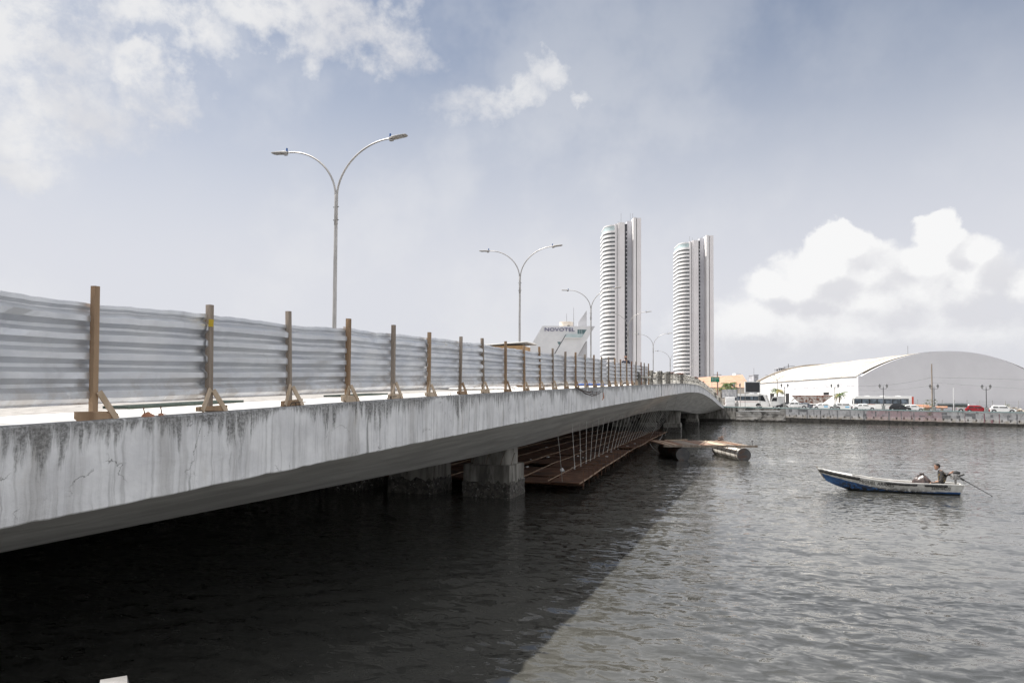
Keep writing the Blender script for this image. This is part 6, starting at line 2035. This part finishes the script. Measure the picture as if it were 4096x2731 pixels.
for sg in (-1, 1):
    mb = MB(); mb.box(((t0+t1)/2, sg*1.26, 3.06), (t1-t0+.1, .10, .16)); mb.build('top_rail', MAT['rust_red'], tr)
    for k in range(8):
        x = t0+1.4+(t1-t0-3.6)*k/7
        mb = MB(); mb.box((x, sg*1.28, 2.12), (.16, .12, 1.72)); mb.build('side_rib', MAT['rusty_white'], tr)
mb = MB(); mb.tube([(t0-.7, 0, 1.2), (t0+.6, 0, 2.6)], .12, 8); mb.build('tipping_ram', MAT['steel'], tr)
mb = MB(); mb.box(((c1+t1)/2-.6, 0, .98), (t1-c1-1.0, .9, .28)); mb.build('chassis', MAT['dark_grey'], tr)
for x in (c0+1.0, t1-4.4, t1-3.3, c1+1.2):
    for sg in (-1, 1): wheel(tr, x, sg*1.0, .5, .3)

# ================================================================== palms and plants
def frond_mesh(L, droop, seed, mat):
    r = random.Random(seed); mb = MB(); n = 14; sp = []
    for i in range(n+1):
        q = i/n
        sp.append(Vector((L*q*(1-.12*q), 0, L*(.42*q-droop*q*q))))
    mb.tube(sp, [.03*(1-.8*i/n)+.004 for i in range(n+1)], 4)
    for i in range(2, n+1):
        for sg in (-1, 1):
            for k in range(2):
                p = sp[i-1].lerp(sp[i], k*.5); d = (sp[i]-sp[i-1]).normalized()
                ln = L*.30*math.sin(math.pi*min(1, .18+i/n*.82))**.6*r.uniform(.8, 1.1)
                tip = p+d*ln*.55+Vector((0, sg*ln*.62, -ln*r.uniform(.25, .6)))
                mid = p.lerp(tip, .5)+Vector((0, 0, ln*.06))
                wv = d*.035*L/2
                mb.add([p-wv*.5, p+wv*.5, mid+wv*.8, tip, mid-wv*.8], [(0, 1, 2, 4), (4, 2, 3)])
    o = mb.build('frond', mat); me = o.data; bpy.data.objects.remove(o); return me


FR = [frond_mesh(2.2, .62, 1, MAT['palm_leaf']), frond_mesh(2.0, .45, 2, MAT['palm_leaf']), frond_mesh(2.1, .95, 3, MAT['palm_leaf']), frond_mesh(2.0, .9, 4, MAT['palm_dry'])]


def palm(label, px, w, pyc, rpx, n, dry, seed, lean=.2):
    p = on_quay(px, w); t = thing('palm_tree', label, 'palm', p, 0, 'palms on the far bank')
    h = q_z(px, pyc, w)-p.z; r = random.Random(seed)
    sc = rpx*p.y/FPX/1.9
    mb = MB(); pts = [(lean*q*q, 0, h*q) for q in np.linspace(0, 1, 9)]
    mb.tube(pts, [.20-.07*i/8 for i in range(9)], 9); mb.build('trunk', MAT['trunk'], t, smooth=50)
    mb = MB(); mb.lathe([(.06, -.25), (.2, -.05), (.16, .2), (.03, .4)], 8, (lean, 0, h)); cr_ = mb.build('crown', MAT['palm_leaf'], t)
    for k in range(n):
        a = 2*math.pi*k/n+r.uniform(-.2, .2); tl = r.uniform(-.75, .45)
        me = FR[3] if r.random() < dry else r.choice(FR[:3])
        o = put_mesh('frond', me, cr_, (lean, 0, h), (0, -tl, a), (sc*r.uniform(.85, 1.15),)*3)
    return t


palm('large dark green palm behind the grey tarpaulin', 2912, 16, 1537, 42, 24, .05, 1)
palm('yellowing palm left of the large dark palm at the bridge end', 2882, 13, 1556, 30, 16, .6, 2)
palm('small bright palm right behind the grey tarpaulin', 2932, 12, 1556, 22, 13, .1, 3)
palm('palm with drooping fronds beside the truck cab', 3107, 8.5, 1561, 34, 17, .3, 4, .3)
palm('small palm between the rusty trailer and the city bus', 3357, 7.5, 1577, 34, 17, .15, 5, .1)


def leafy(name, label, c, rad, n, seed, stems=5, group=None):
    t = thing(name, label, 'plant', c, 0, group); r = random.Random(seed)
    for k in range(stems):
        a = r.uniform(0, 6.28); mb = MB()
        tip = Vector((rad*.8*math.cos(a)*r.random(), rad*.8*math.sin(a)*r.random(), rad*r.uniform(.6, 1.5)))
        mb.tube([(0, 0, 0), tip*.5+Vector((0, 0, .05)), tip], [.02, .012, .006], 4); mb.build('stem', MAT['trunk'], t)
    mb = MB()
    for k in range(n):
        v = Vector((r.gauss(0, .45), r.gauss(0, .45), r.uniform(.1, 1.35)))*rad
        s_ = rad*r.uniform(.08, .16); R_ = Matrix.Rotation(r.uniform(0, 6.28), 3, 'Z') @ Matrix.Rotation(r.uniform(-1, 1), 3, 'X')
        mb.add([v+R_ @ Vector(q)*s_ for q in ((-1, 0, 0), (0, -.5, .1), (1.2, 0, 0), (0, .5, .1))], [(0, 1, 2, 3)])
    mb.build('foliage', MAT['leaf'], t)['kind'] = 'stuff'
    return t


leafy('roadside_shrub', 'straggly shrub growing around the tall bare pole', on_quay(3716, 2.4), 1.9, 90, 1, 7)
leafy('roadside_shrub', 'low green bush left of the silver pickup', on_quay(3843, 8.5), .9, 240, 2)
leafy('roadside_shrub', 'leafy weeds growing on the rubble heap', on_quay(4030, 8.4)+Vector((0, 0, .9)), .7, 150, 3)
u = q_at(3718); leafy('wall_plant', 'clump of weeds sprouting from the face of the pink wall', qp(u, -.18, q_z(3718, 1661)), .42, 200, 4)

# ================================================================== people
def person_mesh(name, joints, edges, head, mats, assign, parent=None):
    """joints: name -> (pos, radius); one skinned surface; assign(face centre) -> material slot"""
    names = list(joints)
    me = bpy.data.meshes.new(name+'_skeleton')
    me.from_pydata([joints[n][0] for n in names], [(names.index(a), names.index(b)) for a, b in edges], [])
    o = bpy.data.objects.new(name+'_source', me); COL.objects.link(o)
    sk = o.modifiers.new('skin', 'SKIN'); sk.use_smooth_shade = True
    for i, n in enumerate(names):
        v = me.skin_vertices[0].data[i]
        rr_ = joints[n][1]; v.radius = rr_ if isinstance(rr_, tuple) else (rr_, rr_)
        v.use_root = (n == 'pelvis')
    ss_ = o.modifiers.new('sub', 'SUBSURF'); ss_.levels = 2; ss_.render_levels = 2
    dg = bpy.context.evaluated_depsgraph_get()
    out = bpy.data.meshes.new_from_object(o.evaluated_get(dg))
    bpy.data.objects.remove(o)
    out.materials.clear()
    for m_ in mats: out.materials.append(m_)
    for p_ in out.polygons:
        p_.material_index = assign(p_.center); p_.use_smooth = True
    ob = bpy.data.objects.new(name, out); COL.objects.link(ob); ob.parent = parent
    return ob


def head_parts(t, c, fwd, scale, cap, beard):
    """features and hair laid on a head centred at c, facing fwd (local to the person)"""
    f_ = Vector(fwd).normalized(); up = Vector((0, 0, 1)); s_ = up.cross(f_).normalized()
    def P(a, b, d): return Vector(c)+(f_*a+s_*b+up*d)*scale
    mb = MB(); rings = []
    for z, rx, ry, ox in ((-.125, .035, .035, .035), (-.10, .055, .055, .02), (-.05, .075, .068, .005), (0, .092, .074, -.005), (.05, .094, .076, -.01), (.09, .080, .066, -.012), (.12, .04, .035, -.012)):
        rings.append([P(ox+rx*math.cos(a), ry*math.sin(a), z) for a in np.linspace(0, 6.283, 21)[:-1]])
    mb.loft(rings); hd = mb.build('head', MAT['skin'], t, smooth=70)
    mb = MB(); mb.loft([[P(.085, -.012, .02), P(.085, .012, .02), P(.09, .008, .025)], [P(.085, -.018, -.03), P(.085, .018, -.03), P(.115, 0, -.028)]]); mb.build('nose', MAT['skin'], None).parent = hd
    for sg in (-1, 1):
        mb = MB(); mb.box(P(.086, sg*.030, .02), (.014*scale, .018*scale, .010*scale)); mb.build('eye', MAT['hair'], None).parent = hd
        mb = MB(); mb.tube([P(-.005, sg*.076, -.03), P(-.01, sg*.088, .0), P(-.005, sg*.078, .03)], .012*scale, 6); mb.build('ear', MAT['skin'], None).parent = hd
    mb = MB(); mb.box(P(.085, 0, -.062), (.02*scale, .045*scale, .012*scale)); mb.build('mouth', MAT['rag'], None).parent = hd
    # hair: a cap of larger radius over the back and top
    mb = MB(); rings = []
    for z, rx, ry, cut in ((-.05, .082, .078, 1.9), (0, .100, .083, 1.7), (.045, .104, .086, 1.25), (.075, .098, .082, .35), (.105, .075, .062, .0), (.132, .03, .03, 0)):
        rings.append([P(-.012+rx*math.cos(a), ry*math.sin(a), z) for a in np.linspace(cut, 6.283-cut, 19)])
    mb.loft(rings, closed=False, cap=False); mb.build('hair', MAT['hair'], t, smooth=70)
    if cap:
        mb = MB(); mb.loft([[P(-.10+dx, y, z) for y, z in ((-.05, .03), (.05, .03), (.05, .04), (-.05, .04))] for dx in (0, -.07)]); mb.build('cap_peak', MAT['hair'], t)
    if beard:
        mb = MB(); rings = []
        for z, r_, ox in ((-.15, .035, .035), (-.115, .062, .028), (-.07, .084, .012), (-.025, .088, .0)):
            rings.append([P(ox+r_*math.cos(a), r_*.88*math.sin(a), z) for a in np.linspace(-1.45, 1.45, 13)])
        mb.loft(rings, closed=False, cap=False); mb.build('beard', MAT['hair'], t, smooth=70)


def hand(joints, edges, wrist, root, d, side):
    """palm and five fingers as extra chains"""
    w = Vector(root); d = Vector(d).normalized(); s_ = Vector(side).normalized(); n_ = d.cross(s_)
    for k, (o_, ln, cv) in enumerate(((-.030, .060, .4), (-.010, .075, .45), (.010, .078, .45), (.028, .066, .4))):
        a = w+d*.05+s_*o_; b = a+d*ln*.5+n_*ln*.10; c = b+d*ln*.35+n_*ln*cv
        for q, (pp, rr_) in enumerate(((a, .011), (b, .009), (c, .007))):
            joints[wrist+'f%d%d' % (k, q)] = (tuple(pp), rr_)
        edges += [(wrist, wrist+'f%d0' % k), (wrist+'f%d0' % k, wrist+'f%d1' % k), (wrist+'f%d1' % k, wrist+'f%d2' % k)]
    a = w+d*.015+s_*-.038; b = a+d*.035+s_*-.018+n_*.02
    joints[wrist+'t0'] = (tuple(a), .011); joints[wrist+'t1'] = (tuple(b), .008)
    edges += [(wrist, wrist+'t0'), (wrist+'t0', wrist+'t1')]


# man standing on the bridge behind the hoarding
lm = 1.1; sm = s_of(2503, lm)
man = thing('person', 'bearded man in a dark shirt standing behind the hoarding', 'person', bp(sm, lm, deck_z(sm)+.003), RB+math.pi)
J = {'pelvis': ((0, 0, .97), (.15, .13)), 'chest': ((0, 0, 1.28), (.19, .13)), 'neckb': ((0, 0, 1.47), (.10, .09)), 'neck': ((.01, 0, 1.56), .058)}
E_ = [('pelvis', 'chest'), ('chest', 'neckb'), ('neckb', 'neck')]
for sg, n in ((-1, 'r'), (1, 'l')):
    J[n+'sh'] = ((0, sg*.19, 1.44), .075); J[n+'el'] = ((-.03, sg*.26, 1.15), .05); J[n+'wr'] = ((.06, sg*.27, .90), .033)
    J[n+'hip'] = ((0, sg*.10, .90), .095); J[n+'kn'] = ((.02, sg*.11, .50), .065); J[n+'an'] = ((-.01, sg*.11, .09), .045); J[n+'to'] = ((.15, sg*.13, .04), .038)
    E_ += [('neckb', n+'sh'), (n+'sh', n+'el'), (n+'el', n+'wr'), ('pelvis', n+'hip'), (n+'hip', n+'kn'), (n+'kn', n+'an'), (n+'an', n+'to')]
    hand(J, E_, n+'wr', (.06, sg*.27, .88), (.05, 0, -1), (1, 0, 0))
def as_man(c):
    if c.z > 1.52: return 0
    if c.z < .12: return 3
    if abs(c.y) > .2 and c.z < 1.12: return 0
    return 1 if c.z > .95 else 2
person_mesh('body', J, E_, None, [MAT['skin'], MAT['navy_cloth'], MAT['shorts'], MAT['black']], as_man, man)
head_parts(man, (.02, 0, 1.70), (1, .35, 0), 1.0, False, True)

# boatman sitting at the stern, one arm back on the engine
bm_ = thing('person', 'man in a dark printed shirt and cap sitting at the stern of the boat', 'person', stern+Matrix.Rotation(ang, 3, 'Z') @ Vector((.80, 0, .30)), ang)
bm_.scale = (1.22, 1.22, 1.22)
J = {'pelvis': ((0, 0, .10), (.15, .13)), 'chest': ((-.07, 0, .40), (.21, .18)), 'neckb': ((.05, 0, .60), (.11, .10)), 'neck': ((.10, 0, .69), .056)}
E_ = [('pelvis', 'chest'), ('chest', 'neckb'), ('neckb', 'neck')]
for sg, n in ((-1, 'r'), (1, 'l')):
    J[n+'sh'] = ((.02, sg*.18, .57), .075)
    if sg == -near:
        J[n+'el'] = ((-.22, sg*.22, .45), .05); J[n+'wr'] = ((-.34, sg*.05, .60), .033)
        hd_ = ((-.34, sg*.05, .61), (-.7, -sg*.5, .2), (0, 0, 1))
    else:
        J[n+'el'] = ((.06, sg*.26, .30), .05); J[n+'wr'] = ((.28, sg*.22, .22), .033)
        hd_ = ((.29, sg*.22, .22), (1, 0, -.15), (0, 1, 0))
    J[n+'hip'] = ((.06, sg*.10, .09), .095); J[n+'kn'] = ((.46, sg*.16, .16), .066); J[n+'an'] = ((.62, sg*.15, -.16), .045); J[n+'to'] = ((.78, sg*.16, -.19), .036)
    E_ += [('neckb', n+'sh'), (n+'sh', n+'el'), (n+'el', n+'wr'), ('pelvis', n+'hip'), (n+'hip', n+'kn'), (n+'kn', n+'an'), (n+'an', n+'to')]
    hand(J, E_, n+'wr', *hd_)
def as_boat(c):
    if c.z > .67 and c.x > -.05: return 0
    if c.x > .40: return 0
    if c.x > .02 and c.z < .26 and c.z > -.02 and abs(c.y) < .25: return 2
    if c.z < .12: return 2
    if (c.x < -.26) or (c.x > .16 and c.z > .18): return 0
    return 1
person_mesh('body', J, E_, None, [MAT['skin'], MAT['tshirt'], MAT['shorts']], as_boat, bm_)
head_parts(bm_, (.15, 0, .81), (1, .15*near, 0), 1.0, True, False)
